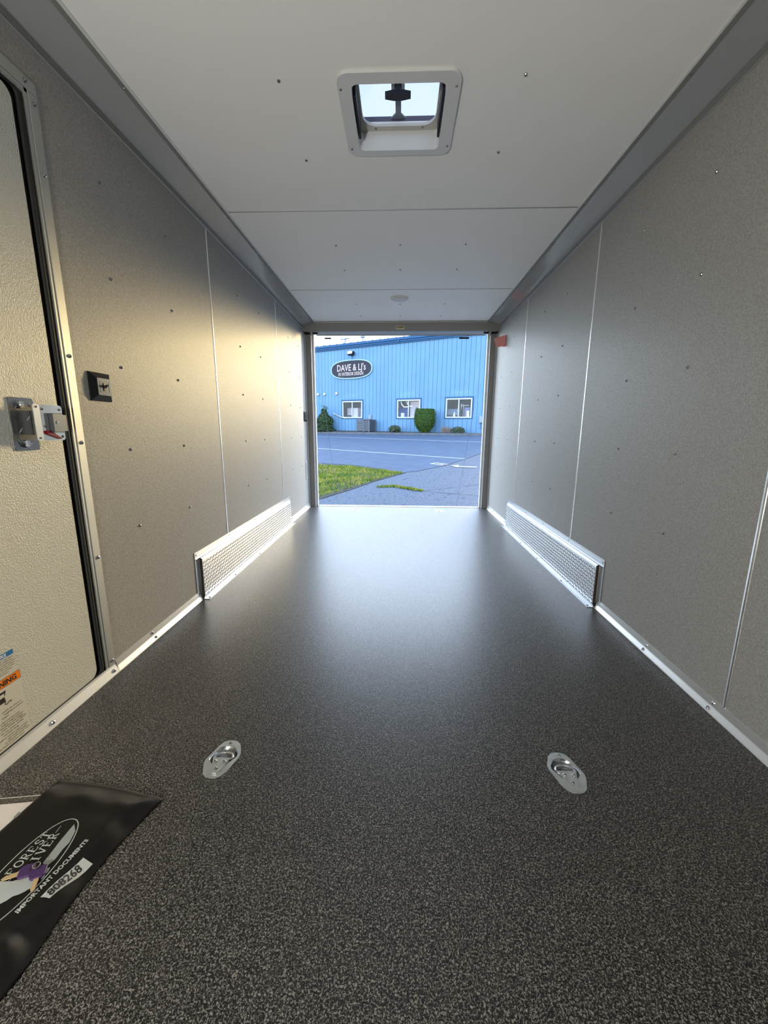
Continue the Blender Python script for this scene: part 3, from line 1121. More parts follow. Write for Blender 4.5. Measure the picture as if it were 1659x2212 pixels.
# =================================================================== WHEEL BOXES
def wheel_box(side, label):
    t = thing('wheel_box', label, 'wheel well cover', (side * HW, 2.88, 0), group='diamond plate wheel well covers')
    Yc = 2.88

    def P(d, y, z):
        return Vector((-side * d, y - Yc, z))
    ya, yb = 2.006, 3.768
    D = 0.020
    # plate: front face rolled over at the top
    prof = [(D, 0.003), (D, 0.212), (D - 0.0015, 0.219), (D - 0.006, 0.2245), (0.002, 0.226)]
    bm = BM()
    A = [bm.verts.new(P(d, ya, z)) for d, z in prof]
    B = [bm.verts.new(P(d, yb, z)) for d, z in prof]
    for k in range(len(prof) - 1):
        bm.faces.new((A[k], A[k + 1], B[k + 1], B[k]))
    plate = obj('tread_plate', bm, ALU_PLATE, t)
    # raised lozenges of the tread
    bm = BM()
    pit = 0.0195
    ny, nz = int((yb - ya) / pit), 10
    for i in range(ny):
        for j in range(nz):
            y = ya + 0.010 + i * pit
            z = 0.016 + j * pit * 1.02
            sgn = 1 if (i + j) % 2 else -1
            d = Vector((0, 0.62, 0.78 * sgn)) * 0.0108
            nv = Vector((0, -d.z, d.y)).normalized() * 0.0027
            c = P(D + 0.0001, y, z)
            b0 = [bm.verts.new(c + p) for p in (-d, nv, d, -nv)]
            tp = bm.verts.new(c + Vector((-side * 0.0030, 0, 0)))
            for k in range(4):
                bm.faces.new((b0[k], b0[(k + 1) % 4], tp))
    obj('tread_pattern', bm, ALU_PLATE, plate, kind='stuff')
    # end faces of the box
    for y0, y1 in ((ya - 0.002, ya), (yb, yb + 0.002)):
        bm = BM()
        add_box(bm, *sorted((-side * 0.0, -side * D)), y0 - Yc, y1 - Yc, 0.003, 0.222)
        obj('end_cap', bm, M('end_cap_bronze', (0.16, 0.135, 0.11), 0.35, 0.8), t)

    def angle(name, pl):
        bm = BM()
        add_prism(bm, pl, 0.0, 1.0, lambda u, v, h: Vector((0, 0, 0)))
        return bm
    # wall trims (top, near end, far end) and floor trim
    bm = BM()
    for d0, d1, z0, z1 in ((0.0003, 0.003, 0.2265, 0.263), (0.003, 0.008, 0.2265, 0.2295)):
        add_box(bm, *sorted((-side * d0, -side * d1)), 1.965 - Yc, 3.80 - Yc, z0, z1)
    obj('top_angle', bm, ALU, t)
    bm = BM()
    for y in (0.236, 0.2395):
        add_box(bm, *sorted((-side * 0.003, -side * 0.0038)), 1.99 - Yc, 3.79 - Yc, y + 0.008, y + 0.0095)
    obj('angle_ridge', bm, ALU, t)
    bm = BM()
    add_box(bm, *sorted((-side * 0.0003, -side * 0.0035)), 1.962 - Yc, 1.997 - Yc, 0.012, 0.2625)
    add_box(bm, *sorted((-side * 0.0035, -side * 0.011)), 1.9945 - Yc, 1.9975 - Yc, 0.012, 0.224)
    obj('end_angle', bm, ALU, t)
    bm = BM()
    add_box(bm, *sorted((-side * 0.0003, -side * 0.0035)), 3.772 - Yc, 3.80 - Yc, 0.012, 0.262)
    obj('end_angle', bm, ALU, t)
    bm = BM()
    add_box(bm, *sorted((-side * (D + 0.0005), -side * 0.052)), 1.990 - Yc, 3.795 - Yc, 0.0002, 0.0032)
    add_box(bm, *sorted((-side * (D + 0.0005), -side * (D + 0.003))), 1.990 - Yc, 3.795 - Yc, 0.0032, 0.014)
    add_box(bm, *sorted((-side * 0.030, -side * 0.0315)), 1.995 - Yc, 3.79 - Yc, 0.0032, 0.0042)
    add_box(bm, *sorted((-side * 0.0005, -side * D)), 1.988 - Yc, 2.002 - Yc, 0.0002, 0.006)
    obj('floor_angle', bm, ALU, t)
    for y in (1.976, 2.40, 2.84, 3.24, 3.62, 3.785):
        screw(t, P(0.003, y, 0.247), (-side, 0, 0), SCREW_SM, scale=0.9)
    for y in (2.010, 2.36, 2.80, 3.20, 3.60, 3.785):
        screw(t, P(0.041, y, 0.0032), (0, 0, 1), SCREW_SM, scale=1.1)
    for z in (0.035, 0.222):
        screw(t, P(0.0035, 1.975, z), (-side, 0, 0), SCREW_SM, scale=0.9)
    return t


wheel_box(-1, 'long diamond plate wheel well cover at the foot of the left wall')
wheel_box(1, 'long diamond plate wheel well cover at the foot of the right wall')

# =================================================================== DOCUMENT POUCH, SLEEVE AND KEYS
BA, BB, BC, BD = Vector((-0.853, 0.853)), Vector((-0.553, 0.810)), Vector((-0.612, 0.420)), Vector((-0.905, 0.455))


def bag_xy(u, v):
    # u along the far edge (A to B), v from the far edge towards the camera
    p = (BA * (1 - u) + BB * u) * (1 - v) + (BD * (1 - u) + BC * u) * v
    # the right edge bows inward near its middle
    p.x -= 0.018 * u ** 3 * math.sin(PI * min(1, v * 1.2)) * 1.0
    p.y += 0.010 * math.sin(PI * u) * (1 - v) ** 3
    return p


def sstep(x):
    x = max(0.0, min(1.0, x))
    return x * x * (3 - 2 * x)


def bag_h(u, v):
    edge = min(sstep(u / 0.10), sstep((1 - u) / 0.17), sstep(v / 0.16), sstep((1 - v) / 0.16))
    h = 0.004 + 0.025 * edge
    # folds running in from the right edge and the two far corners
    h += 0.006 * math.exp(-((u - 0.95) / 0.10) ** 2) * math.sin(v * 23 + 0.6) * sstep(v * 4) * edge ** 0.3
    h += 0.004 * math.exp(-((v - 0.10) / 0.07) ** 2) * math.sin(u * 17 + 1.0) * edge
    h += 0.007 * math.exp(-((u - 0.93) ** 2 + (v - 0.05) ** 2) / 0.006)
    h += 0.004 * math.exp(-((u - 0.82) ** 2 + (v - 0.22) ** 2) / 0.012)
    h -= 0.004 * math.exp(-((u - 0.70) ** 2 / 0.05 + (v - 0.20) ** 2 / 0.003))
    h += 0.007 * math.exp(-((u - 0.86) ** 2 / 0.010 + (v - 0.80) ** 2 / 0.002)) * edge
    h -= 0.005 * math.exp(-((u - 0.86) ** 2 / 0.014 + (v - 0.74) ** 2 / 0.0012)) * edge
    return max(0.003, h)


BAG = M('black_vinyl', (0.0075, 0.007, 0.006), 0.50, spec=0.22, bump=(420, 0.10, 0.0008))
pouch = thing('document_pouch', 'black vinyl zip pouch with white oval print lying on the floor', 'document pouch', (-0.72, 0.63, 0))
PO = Vector((-0.72, 0.63, 0))
bm = BM()
NU, NV = 56, 64
top = [[bm.verts.new(Vector((*bag_xy(i / NU, j / NV), bag_h(i / NU, j / NV))) - PO) for i in range(NU + 1)] for j in range(NV + 1)]
for j in range(NV):
    for i in range(NU):
        bm.faces.new((top[j][i], top[j][i + 1], top[j + 1][i + 1], top[j + 1][i]))
rim = [top[0][i] for i in range(NU + 1)] + [top[j][NU] for j in range(1, NV + 1)] + [top[NV][i] for i in range(NU - 1, -1, -1)] + [top[j][0] for j in range(NV - 1, 0, -1)]
low = [bm.verts.new((v.co.x * 0.99, v.co.y * 0.99, 0.0020)) for v in rim]
for k in range(len(rim)):
    k2 = (k + 1) % len(rim)
    bm.faces.new((rim[k], low[k], low[k2], rim[k2]))
bm.faces.new(low[::-1])
obj('pouch_body', bm, BAG, pouch, smooth=True)
# zip along the far-left edge
bm = BM()
zp = []
for k in range(40):
    v = k / 39
    p = bag_xy(0.012, v)
    zp.append(Vector((p.x, p.y, bag_h(0.012, v) + 0.0012)) - PO)
add_tube(bm, zp, 0.0024, 6)
obj('zip_tape', bm, M('zip_black', (0.02, 0.02, 0.022), 0.5), pouch)
bm = BM()
c = zp[10]
add_box(bm, c.x - 0.004, c.x + 0.006, c.y - 0.006, c.y + 0.006, c.z, c.z + 0.005)
add_tube(bm, [c + Vector((0.002, 0, 0.005)), c + Vector((0.014, -0.004, 0.003))], 0.0018, 6)
obj('zip_pull', bm, ALU_DULL, pouch)

PRO = Vector((-0.676, 0.552))
PT, PN = Vector((0.225, 0.974)), Vector((-0.974, 0.225))


def bag_height_at(p):
    # invert the patch by a few Newton steps
    u, v = 0.6, 0.5
    for _ in range(12):
        f = bag_xy(u, v) - p
        du = (bag_xy(u + 1e-4, v) - bag_xy(u, v)) / 1e-4
        dv = (bag_xy(u, v + 1e-4) - bag_xy(u, v)) / 1e-4
        det = du.x * dv.y - du.y * dv.x
        u -= (f.x * dv.y - f.y * dv.x) / det
        v -= (du.x * f.y - du.y * f.x) / det
    return bag_h(min(1, max(0, u)), min(1, max(0, v)))


def pr(t, n, lift=0.0006):
    p = PRO + PT * t + PN * n
    return Vector((p.x, p.y, bag_height_at(p) + lift)) - PO


PRINT = M('print_white', (0.46, 0.49, 0.46), 0.5)
PRINT_G = M('print_grey', (0.30, 0.32, 0.30), 0.5)


def print_poly(name, pts, mat, lift, parent=pouch, cuts=0):
    bm = BM()
    vs = [bm.verts.new((a, b, 0)) for a, b in pts]
    f = bm.faces.new(vs)
    bmesh.ops.triangulate(bm, faces=[f])
    if cuts:
        bmesh.ops.subdivide_edges(bm, edges=list(bm.edges), cuts=cuts, use_grid_fill=True)
    for v in bm.verts:
        v.co = pr(v.co.x, v.co.y, lift)
    for f in bm.faces:
        f.normal_update()
        if f.normal.z < 0:
            f.normal_flip()
    me = bpy.data.meshes.new(name)
    bm.to_mesh(me)
    bm.free()
    me.materials.append(mat)
    o = bpy.data.objects.new(name, me)
    COL.objects.link(o)
    o.parent = parent
    return o


def print_stroke(bm, pts, w, lift=0.0007):
    """a flat ribbon along pts in print coordinates"""
    n = len(pts)
    L, R = [], []
    for i in range(n):
        a = Vector(pts[max(0, i - 1)])
        b = Vector(pts[min(n - 1, i + 1)])
        d = (b - a).normalized()
        nn = Vector((-d.y, d.x)) * (w[i] if isinstance(w, list) else w) / 2
        p = Vector(pts[i])
        L.append(bm.verts.new(pr(*(p + nn), lift)))
        R.append(bm.verts.new(pr(*(p - nn), lift)))
    for i in range(n - 1):
        bm.faces.new((L[i], R[i], R[i + 1], L[i + 1]))


# oval outline
bm = BM()
EC, EA, EB, ET = Vector((0.058, 0.056)), 0.110, 0.0485, math.radians(9)
ell = []
for k in range(61):
    a = 2 * PI * k / 60
    x, y = EA * math.cos(a), EB * math.sin(a)
    ell.append((EC.x + x * math.cos(ET) - y * math.sin(ET), EC.y + x * math.sin(ET) + y * math.cos(ET)))
print_stroke(bm, ell, 0.0019)
obj('oval_outline', bm, PRINT, pouch)
print_poly('river_print', [(0.1575, 0.0600), (0.146, 0.0420), (0.1374, 0.0368), (0.1229, 0.0292), (0.1084, 0.0287), (0.0894, 0.0232), (0.0725, 0.0263), (0.0774, 0.0397), (0.0998, 0.0457), (0.1207, 0.0519), (0.1365, 0.0555)], PRINT_G, 0.0006, cuts=1)
print_poly('mountain_print', [(0.0298, 0.0837), (0.0361, 0.0608), (0.0400, 0.0555), (0.0420, 0.0500), (0.0481, 0.0464), (0.0500, 0.0380), (0.0540, 0.0292), (0.0516, 0.0129), (0.0450, 0.0135), (0.0440, 0.0090), (0.0381, 0.0092), (0.0350, 0.0150), (0.0291, 0.0181), (0.0230, 0.0230), (0.0169, 0.0311), (0.0090, 0.0340), (0.0021, 0.0393), (-0.020, 0.050), (-0.012, 0.075), (0.008, 0.088)], PRINT, 0.0006, cuts=1)
print_poly('print_fleck', [(0.0696, 0.0238), (0.0752, 0.0168), (0.0669, 0.012), (0.0631, 0.0131)], PRINT, 0.0006)
print_poly('print_fleck', [(0.0522, 0.0106), (0.0578, 0.0153), (0.0623, 0.0119), (0.056, 0.0095)], PRINT, 0.0006)
# serif letters built from strokes (unit square)
SER = {
    'F': [([(0.2, 0), (0.2, 1)], 1), ([(0.0, 1), (0.85, 1)], .5), ([(0.2, .52), (0.65, .52)], .5), ([(0, 0), (0.45, 0)], .5), ([(0.85, 1), (0.85, .75)], .5)],
    'O': [([(0.5 + .46 * math.cos(2 * PI * k / 16), 0.5 + .5 * math.sin(2 * PI * k / 16)) for k in range(17)], .8)],
    'R': [([(0.2, 0), (0.2, 1)], 1), ([(0, 1), (.55, 1), (.75, .9), (.78, .75), (.7, .6), (.5, .52), (.2, .5)], .7), ([(.45, .5), (.85, 0)], .9), ([(0, 0), (.42, 0)], .5), ([(.72, 0), (1, 0)], .5)],
    'E': [([(0.2, 0), (0.2, 1)], 1), ([(0, 1), (.85, 1), (.85, .78)], .5), ([(0.2, .52), (.65, .52)], .5), ([(0, 0), (.9, 0), (.9, .24)], .5)],
    'S': [([(.82, .78), (.72, .95), (.5, 1), (.25, .93), (.17, .75), (.3, .58), (.65, .44), (.83, .27), (.75, .08), (.5, 0), (.25, .04), (.14, .24)], .8)],
    'T': [([(0.5, 0), (0.5, 1)], 1), ([(0.02, .75), (.02, 1), (.98, 1), (.98, .75)], .5), ([(.28, 0), (.72, 0)], .5)],
    'I': [([(0.5, 0), (0.5, 1)], 1), ([(.25, 0), (.75, 0)], .5), ([(.25, 1), (.75, 1)], .5)],
    'V': [([(0.1, 1), (0.5, 0)], 1), ([(0.5, 0), (0.9, 1)], .7), ([(-.08, 1), (.3, 1)], .5), ([(.7, 1), (1.08, 1)], .5)],
}


def serif_word(word, t0, n0, t1, n1, h):
    bm = BM()
    k = len(word)
    cell = 1.0 / k
    d = Vector((t1 - t0, n1 - n0))
    nrm = Vector((-d.y, d.x)).normalized()
    wid = d.length / k * 0.86
    for i, ch in enumerate(word):
        o0 = Vector((t0, n0)) + d * (i * cell)
        for pts, wt in SER[ch]:
            P = [o0 + d.normalized() * (a * wid) + nrm * (b * h) for a, b in pts]
            print_stroke(bm, P, 0.0027 * wt)
    obj('lettering', bm, PRINT, pouch)


serif_word('FOREST', 0.043, 0.0735, 0.131, 0.0865, 0.0160)
serif_word('RIVER', 0.060, 0.0490, 0.135, 0.0705, 0.0160)
for ln in ([(0.1310, 0.0790), (0.1465, 0.0840)], [(0.0330, 0.0680), (0.0600, 0.0700)]):
    bm = BM()
    print_stroke(bm, ln, 0.0011)
    obj('print_rule', bm, PRINT, pouch)
me = text_mesh('IMPORTANT DOCUMENTS', 0.0125, bold=0.00045)
a, b2 = text_width(me)
place_text('lettering', me, lambda u, v: pr(0.0 + (u - a) * 0.1375 / (b2 - a), -0.0088 + v + 0.016 * (u - a) / (b2 - a) * 0.15, 0.0007), PRINT, pouch)
print_poly('number_label', [(0.0295, -0.0215), (0.0345, -0.0365), (0.060, -0.0385), (0.085, -0.0405), (0.114, -0.0420), (0.110, -0.0240), (0.085, -0.0235), (0.060, -0.0225)], M('label_white', (0.55, 0.55, 0.52), 0.5), 0.0008, cuts=1)
me = text_mesh('808268', 0.0165, bold=0.0003)
a, b2 = text_width(me)
place_text('lettering', me, lambda u, v: pr(0.0375 + (u - a) * 0.060 / (b2 - a), -0.0355 - 0.002 * (u / 0.08) + v, 0.0014), INK, pouch)

# paper sleeve under the pouch
sleeve = thing('plastic_sleeve', 'clear plastic sleeve holding white paper under the black pouch', 'plastic sleeve', (-0.83, 0.78, 0))
SO = Vector((-0.83, 0.78, 0))
bm = BM()
add_prism(bm, [(-1.015, 0.770), (-0.865, 0.794), (-0.845, 0.700), (-0.900, 0.560), (-1.010, 0.540)], 0.0004, 0.0010, lambda u, v, h: Vector((u, v, h)) - SO)
obj('paper_sheet', bm, PAPER, sleeve)
clear = glass_material('clear_film', (0.97, 0.96, 0.95), 0.06)
bm = BM()
sl = [(-1.017, 0.788), (-0.952, 0.798), (-0.860, 0.812), (-0.719, 0.832), (-0.664, 0.838), (-0.672, 0.810), (-0.800, 0.700), (-0.905, 0.545), (-1.017, 0.530)]
add_prism(bm, sl, 0.0013, 0.0018, lambda u, v, h: Vector((u, v, h)) - SO)
obj('clear_film', bm, clear, sleeve)
bm = BM()
add_tube(bm, [Vector((u, v, 0.0022)) - SO for u, v in ((-1.017, 0.787), (-0.952, 0.797), (-0.860, 0.811), (-0.719, 0.831), (-0.664, 0.837), (-0.671, 0.812))], 0.0008, 5)
obj('sleeve_edge', bm, M('film_edge', (0.55, 0.54, 0.50), 0.3), sleeve)

# two purple-headed keys on a small ring
keys = thing('key_ring', 'two purple-headed brass keys on a ring lying on the black pouch', 'keys', (-0.70, 0.618, 0.0300))
KO = Vector((-0.70, 0.618, 0.030))
PURPLE = M('purple_plastic', (0.060, 0.022, 0.110), 0.4)
BRASS = M('brass', (0.78, 0.58, 0.32), 0.35, 0.6)


def make_key(head_c, ang, tilt, z):
    d = Vector((math.cos(ang), math.sin(ang)))
    n = Vector((-d.y, d.x))
    c = Vector(head_c)

    def fn(u, v, h):
        p = c + d * u + n * v
        return Vector((p.x, p.y, z + h + u * tilt)) - KO
    bm = BM()
    add_prism(bm, [(-0.013, -0.009), (-0.009, -0.0125), (0.008, -0.0125), (0.012, -0.008), (0.012, 0.008), (0.008, 0.0125), (-0.009, 0.0125), (-0.013, 0.009)], 0, 0.0042, fn)
    bevel(bm, 0.0006)
    k = obj('key', bm, PURPLE, keys, label='purple plastic key head with brass blade')
    bm = BM()
    add_prism(bm, [(0.0115, -0.0045), (0.016, -0.0040), (0.020, -0.0032), (0.023, -0.0042), (0.027, -0.0028), (0.031, -0.0040), (0.035, -0.0020), (0.0385, 0.0010), (0.035, 0.0040), (0.0115, 0.0045)], 0.0012, 0.0030, fn)
    obj('key_blade', bm, BRASS, k)
    bm = BM()
    add_prism(bm, [(-0.0095, -0.004), (-0.0065, -0.004), (-0.0065, 0.004), (-0.0095, 0.004)], 0.0042, 0.0045, fn)
    obj('key_hole', bm, INK, k)


ztop = 0.0315
make_key((-0.7135, 0.6165), math.atan2(-0.014, -0.030), 0.0, ztop)
make_key((-0.6870, 0.6150), math.atan2(-0.034, 0.017), 0.0, ztop + 0.0002)
bm = BM()
add_tube(bm, [Vector((-0.700 + 0.0062 * math.cos(2 * PI * k / 20), 0.6255 + 0.0062 * math.sin(2 * PI * k / 20), ztop + 0.0062)) - KO for k in range(20)], 0.0007, 6, closed=True)
obj('split_ring', bm, CHROME, keys)

# =================================================================== OUTSIDE: GROUND
GA, GB, GC = 0.02452, 0.046709, -0.7569


def gz(x, y):
    return GA * x + GB * y + GC


def ground_sheet(name, poly, lift, mat, parent=None, label=None, kind='structure'):
    bm = BM()
    vs = [bm.verts.new((x, y, gz(x, y) + lift)) for x, y in poly]
    f = bm.faces.new(vs)
    f.normal_update()
    if f.normal.z < 0:
        f.normal_flip()
    me = bpy.data.meshes.new(name)
    bmesh.ops.triangulate(bm, faces=list(bm.faces))
    bm.to_mesh(me)
    bm.free()
    me.materials.append(mat)
    o = bpy.data.objects.new(name, me)
    COL.objects.link(o)
    if parent:
        o.parent = parent
    elif kind:
        o['kind'] = kind
    if label:
        o['label'] = label
    return o


ASPH_OLD = M('old_asphalt', (0.0412, 0.0514, 0.0653), 0.8, spec=0.06, bump=(60, 0.6, 0.012), vary=(22, 0.22))
ASPH_NEW = M('road_asphalt', (0.0277, 0.0404, 0.0622), 0.75, spec=0.06, bump=(90, 0.3, 0.006), vary=(2.2, 0.10))
LINE = M('road_paint_white', (0.1980, 0.2145, 0.2297), 0.6, spec=0.06)
ground = ground_sheet('ground', [(-60, 4.9), (60, 4.9), (60, 60), (-60, 60)], 0.0, ASPH_OLD, label='grey worn asphalt lot behind the trailer')
under = boxo('ground_under_trailer', -60, 60, -40, 4.95, -0.80, -0.55, ASPH_OLD, ground)
road = ground_sheet('road', [(-30, 16.5), (-8, 14.3), (-2.695, 13.368), (-1.562, 12.766), (0.102, 10.951), (0.484, 11.167), (1.43, 12.30), (3.083, 15.513), (12, 30), (-30, 42)], 0.006, ASPH_NEW, label='smooth darker asphalt lane in front of the blue workshop')


def paint(name, a, b, w, parent=road, lift=0.012):
    a, b = Vector(a), Vector(b)
    d = (b - a).normalized()
    n = Vector((-d.y, d.x)) * w / 2
    return ground_sheet(name, [tuple(a + n), tuple(b + n), tuple(b - n), tuple(a - n)], lift, LINE, parent)


d = (Vector((4.053, 20.48)) - Vector((-5.665, 27.86))).normalized()
paint('lane_line', Vector((-5.665, 27.86)) - d * 8, Vector((4.053, 20.48)) + d * 6, 0.10)
d = (Vector((2.21, 13.774)) - Vector((-3.811, 18.69))).normalized()
paint('lane_line', Vector((-3.811, 18.69)) - d * 8, Vector((2.21, 13.774)), 0.09)
ground_sheet('arrow_marking', [(1.536, 12.15), (1.80, 12.27), (1.72, 12.02), (2.24, 11.80), (2.19, 11.62), (1.72, 11.82), (1.66, 11.75)], 0.012, LINE, ground, label='white painted arrow')
ground_sheet('letter_marking', [(0.927, 12.63), (1.147, 12.88), (1.20, 12.80), (1.02, 12.60), (1.36, 12.30), (1.30, 12.20)], 0.012, LINE, ground)
ground_sheet('letter_marking', [(1.10, 12.78), (1.20, 12.84), (1.50, 12.44), (1.42, 12.38)], 0.012, LINE, ground)

# lawn wedge with rough grass
SOIL = M('lawn_soil', (0.0297, 0.0297, 0.0224), 0.95, spec=0.06, vary=(9, 0.4), bump=(40, 0.6, 0.02))
lawn_poly = [(-12, 16.8), (-2.623, 13.008), (-1.527, 12.566), (-0.495, 11.723), (0.188, 10.885), (-0.532, 9.684), (-1.043, 8.563), (-1.469, 7.761), (-2.4, 6.6), (-12, 6.0)]
lawn = ground_sheet('lawn', lawn_poly, 0.010, SOIL, label='wedge of patchy green grass left of the lot')


def inside(p, poly):
    c = False
    n = len(poly)
    for i in range(n):
        x1, y1 = poly[i]
        x2, y2 = poly[(i + 1) % n]
        if (y1 > p[1]) != (y2 > p[1]) and p[0] < (x2 - x1) * (p[1] - y1) / (y2 - y1) + x1:
            c = not c
    return c


def grass_mat(name, cols):
    m = bpy.data.materials.new(name)
    m.use_nodes = True
    nt = m.node_tree
    b = nt.nodes['Principled BSDF']
    b.inputs['Roughness'].default_value = 0.7
    b.inputs['Specular IOR Level'].default_value = 0.05
    g = nt.nodes.new('ShaderNodeTexCoord')
    n = nt.nodes.new('ShaderNodeTexNoise')
    n.inputs['Scale'].default_value = 2.6
    n.inputs['Detail'].default_value = 5
    r = nt.nodes.new('ShaderNodeValToRGB')
    r.color_ramp.elements[0].position = 0.38
    r.color_ramp.elements[0].color = (*cols[0], 1)
    r.color_ramp.elements[1].position = 0.62
    r.color_ramp.elements[1].color = (*cols[1], 1)
    e = r.color_ramp.elements.new(0.5)
    e.color = (*cols[2], 1)
    nt.links.new(g.outputs['Object'], n.inputs['Vector'])
    nt.links.new(n.outputs['Fac'], r.inputs[0])
    nt.links.new(r.outputs[0], b.inputs['Base Color'])
    return m


GRASS = grass_mat('grass_blades', ((0.050, 0.088, 0.011), (0.145, 0.142, 0.030), (0.095, 0.122, 0.016)))


def blades(bm, n, poly, bb, hmin, hmax, dens=None):
    k = 0
    while k < n:
        x, y = random.uniform(bb[0], bb[1]), random.uniform(bb[2], bb[3])
        if not inside((x, y), poly):
            continue
        k += 1
        if dens and random.random() > dens(x, y):
            continue
        z = gz(x, y) + 0.008
        a = random.uniform(0, 2 * PI)
        h = random.uniform(hmin, hmax)
        w = random.uniform(0.006, 0.014)
        dx, dy = math.cos(a), math.sin(a)
        lx, ly = random.uniform(-.6, .6) * h, random.uniform(-.6, .6) * h
        v = [bm.verts.new(p) for p in ((x - dx * w, y - dy * w, z), (x + dx * w, y + dy * w, z), (x + lx, y + ly, z + h))]
        bm.faces.new(v)


bm = BM()
inner = [(-6, 14.1), (-2.6, 12.75), (-1.5, 12.3), (-0.6, 11.5), (0.10, 10.85), (-0.6, 9.75), (-1.13, 8.65), (-1.56, 7.85), (-2.5, 6.8), (-6, 6.8)]
patch = lambda x, y: 0.35 + 0.65 * (0.5 + 0.5 * math.sin(3.1 * x + 1.3 * y) * math.cos(2.3 * y - x))
blades(bm, 26000, inner, (-4.2, 0.2, 6.8, 13.4), 0.03, 0.075, patch)
obj('grass', bm, GRASS, lawn, kind='stuff')

bm = BM()
wl_ = [(-0.50, 8.86), (-0.115, 8.99), (0.187, 8.72), (0.52, 8.40), (0.50, 8.28), (0.16, 8.54), (-0.10, 8.83), (-0.42, 8.80)]
blades(bm, 1100, wl_, (-0.55, 0.55, 8.2, 9.0), 0.02, 0.05)
weeds = obj('weeds', bm, GRASS, None, kind='stuff')
tag(weeds, 'thin strip of yellow-green weeds in the asphalt lot crack', 'weeds')

# scattered grit on the old asphalt
bm = BM()
for k in range(260):
    x, y = random.uniform(-1.4, 2.6), random.uniform(6.9, 11.0)
    if inside((x, y), lawn_poly):
        continue
    r = random.uniform(0.006, 0.018)
    z = gz(x, y) + 0.002
    vs = [bm.verts.new((x + r * math.cos(a), y + r * math.sin(a), z)) for a in (0, 1.6, 3.1, 4.7)] + [bm.verts.new((x, y, z + r * 0.8))]
    for q in range(4):
        bm.faces.new((vs[q], vs[(q + 1) % 4], vs[4]))
grit = obj('grit', bm, M('grit_dark', (0.04, 0.05, 0.06), 0.9, spec=0.06), None, kind='stuff')
tag(grit, 'dark grit scattered over the grey asphalt lot', 'grit')

# cracks in the lot: thin sunken seams of dark sealer
CRK = M('crack_dark', (0.035, 0.04, 0.05), 0.9, spec=0.06)


def crack(pts, w):
    P = []
    for i in range(len(pts) - 1):
        a, b = Vector(pts[i]), Vector(pts[i + 1])
        for k in range(6):
            p = a.lerp(b, k / 6)
            P.append(p + Vector((random.uniform(-.03, .03), random.uniform(-.03, .03))))
    P.append(Vector(pts[-1]))
    bm = BM()
    prev = None
    for i, p in enumerate(P):
        d = (P[min(i + 1, len(P) - 1)] - P[max(i - 1, 0)]).normalized()
        n = Vector((-d.y, d.x)) * w * random.uniform(.3, 1) / 2
        v = [bm.verts.new((*(p + n), gz(*(p + n)) + 0.009)), bm.verts.new((*(p - n), gz(*(p - n)) + 0.009))]
        if prev:
            bm.faces.new((prev[0], prev[1], v[1], v[0]))
        prev = v
    obj('asphalt_crack', bm, CRK, ground)


crack([(-2.695, 13.30), (-1.562, 12.70), (-0.495, 11.78), (0.102, 10.93)], 0.06)
crack([(0.102, 10.93), (0.484, 11.15), (1.43, 12.30), (3.083, 15.5)], 0.05)
crack([(0.5, 8.35), (1.2, 8.0), (2.2, 7.6)], 0.03)
crack([(0.3, 8.3), (0.8, 8.5), (1.6, 8.9), (2.4, 9.6)], 0.02)

# =================================================================== WORKSHOP BUILDING
CAMX = Vector((0.0132, 0, 0))
HB = Vector((0.87441735, -0.48517451, 0))
NB = Vector((0.48517451, 0.87441735, 0))
DIST = 26.0514
BO = CAMX + NB * DIST
BROT = (0, 0.009488, math.atan2(HB.y, HB.x))
bld = thing('workshop_building', 'light blue metal-sided workshop with blue roof edge and three white windows', 'building', BO, BROT)
BMAT = Matrix.Translation(BO) @ Euler(BROT).to_matrix().to_4x4()


def bw(s, y, z):
    return BMAT @ Vector((s, y, z))


SID = M('siding_light_blue', (0.0642, 0.1307, 0.2105), 0.45, spec=0.06, vary=(0.6, 0.05))
RIB = M('siding_seam_blue', (0.0238, 0.0627, 0.1254), 0.5, spec=0.06)
ROOFB = M('roof_trim_blue', (0.0158, 0.0495, 0.1122), 0.4, spec=0.06)
BASE, EAVE = 0.56, 6.66
S0, S1 = -27.0, -7.55
WINS = [(-19.58, -17.72, 1.57, 2.83), (-14.72, -12.88, 1.57, 2.83), (-10.99, -9.17, 1.58, 2.84)]
pitch_s = 0.318
npan = int(round((S1 - S0) / pitch_s))
pitch_s = (S1 - S0) / npan
for k in range(npan):
    a, b = S0 + k * pitch_s, S0 + (k + 1) * pitch_s
    bm = BM()
    a2, b2 = a + 0.010, b - 0.010
    segs = [(a2, b2, BASE, EAVE)]
    for w0, w1, z0, z1 in WINS:
        if b2 > w0 and a2 < w1:
            segs = []
            if a2 < w0:
                segs.append((a2, w0, BASE, EAVE))
            if b2 > w1:
                segs.append((w1, b2, BASE, EAVE))
            m0, m1 = max(a2, w0), min(b2, w1)
            segs.append((m0, m1, BASE, z0))
            segs.append((m0, m1, z1, EAVE))
    for p, q2, z0, z1 in segs:
        add_box(bm, p, q2, -0.022, 0.0, z0, z1)
    obj('siding_panel', bm, SID, bld)
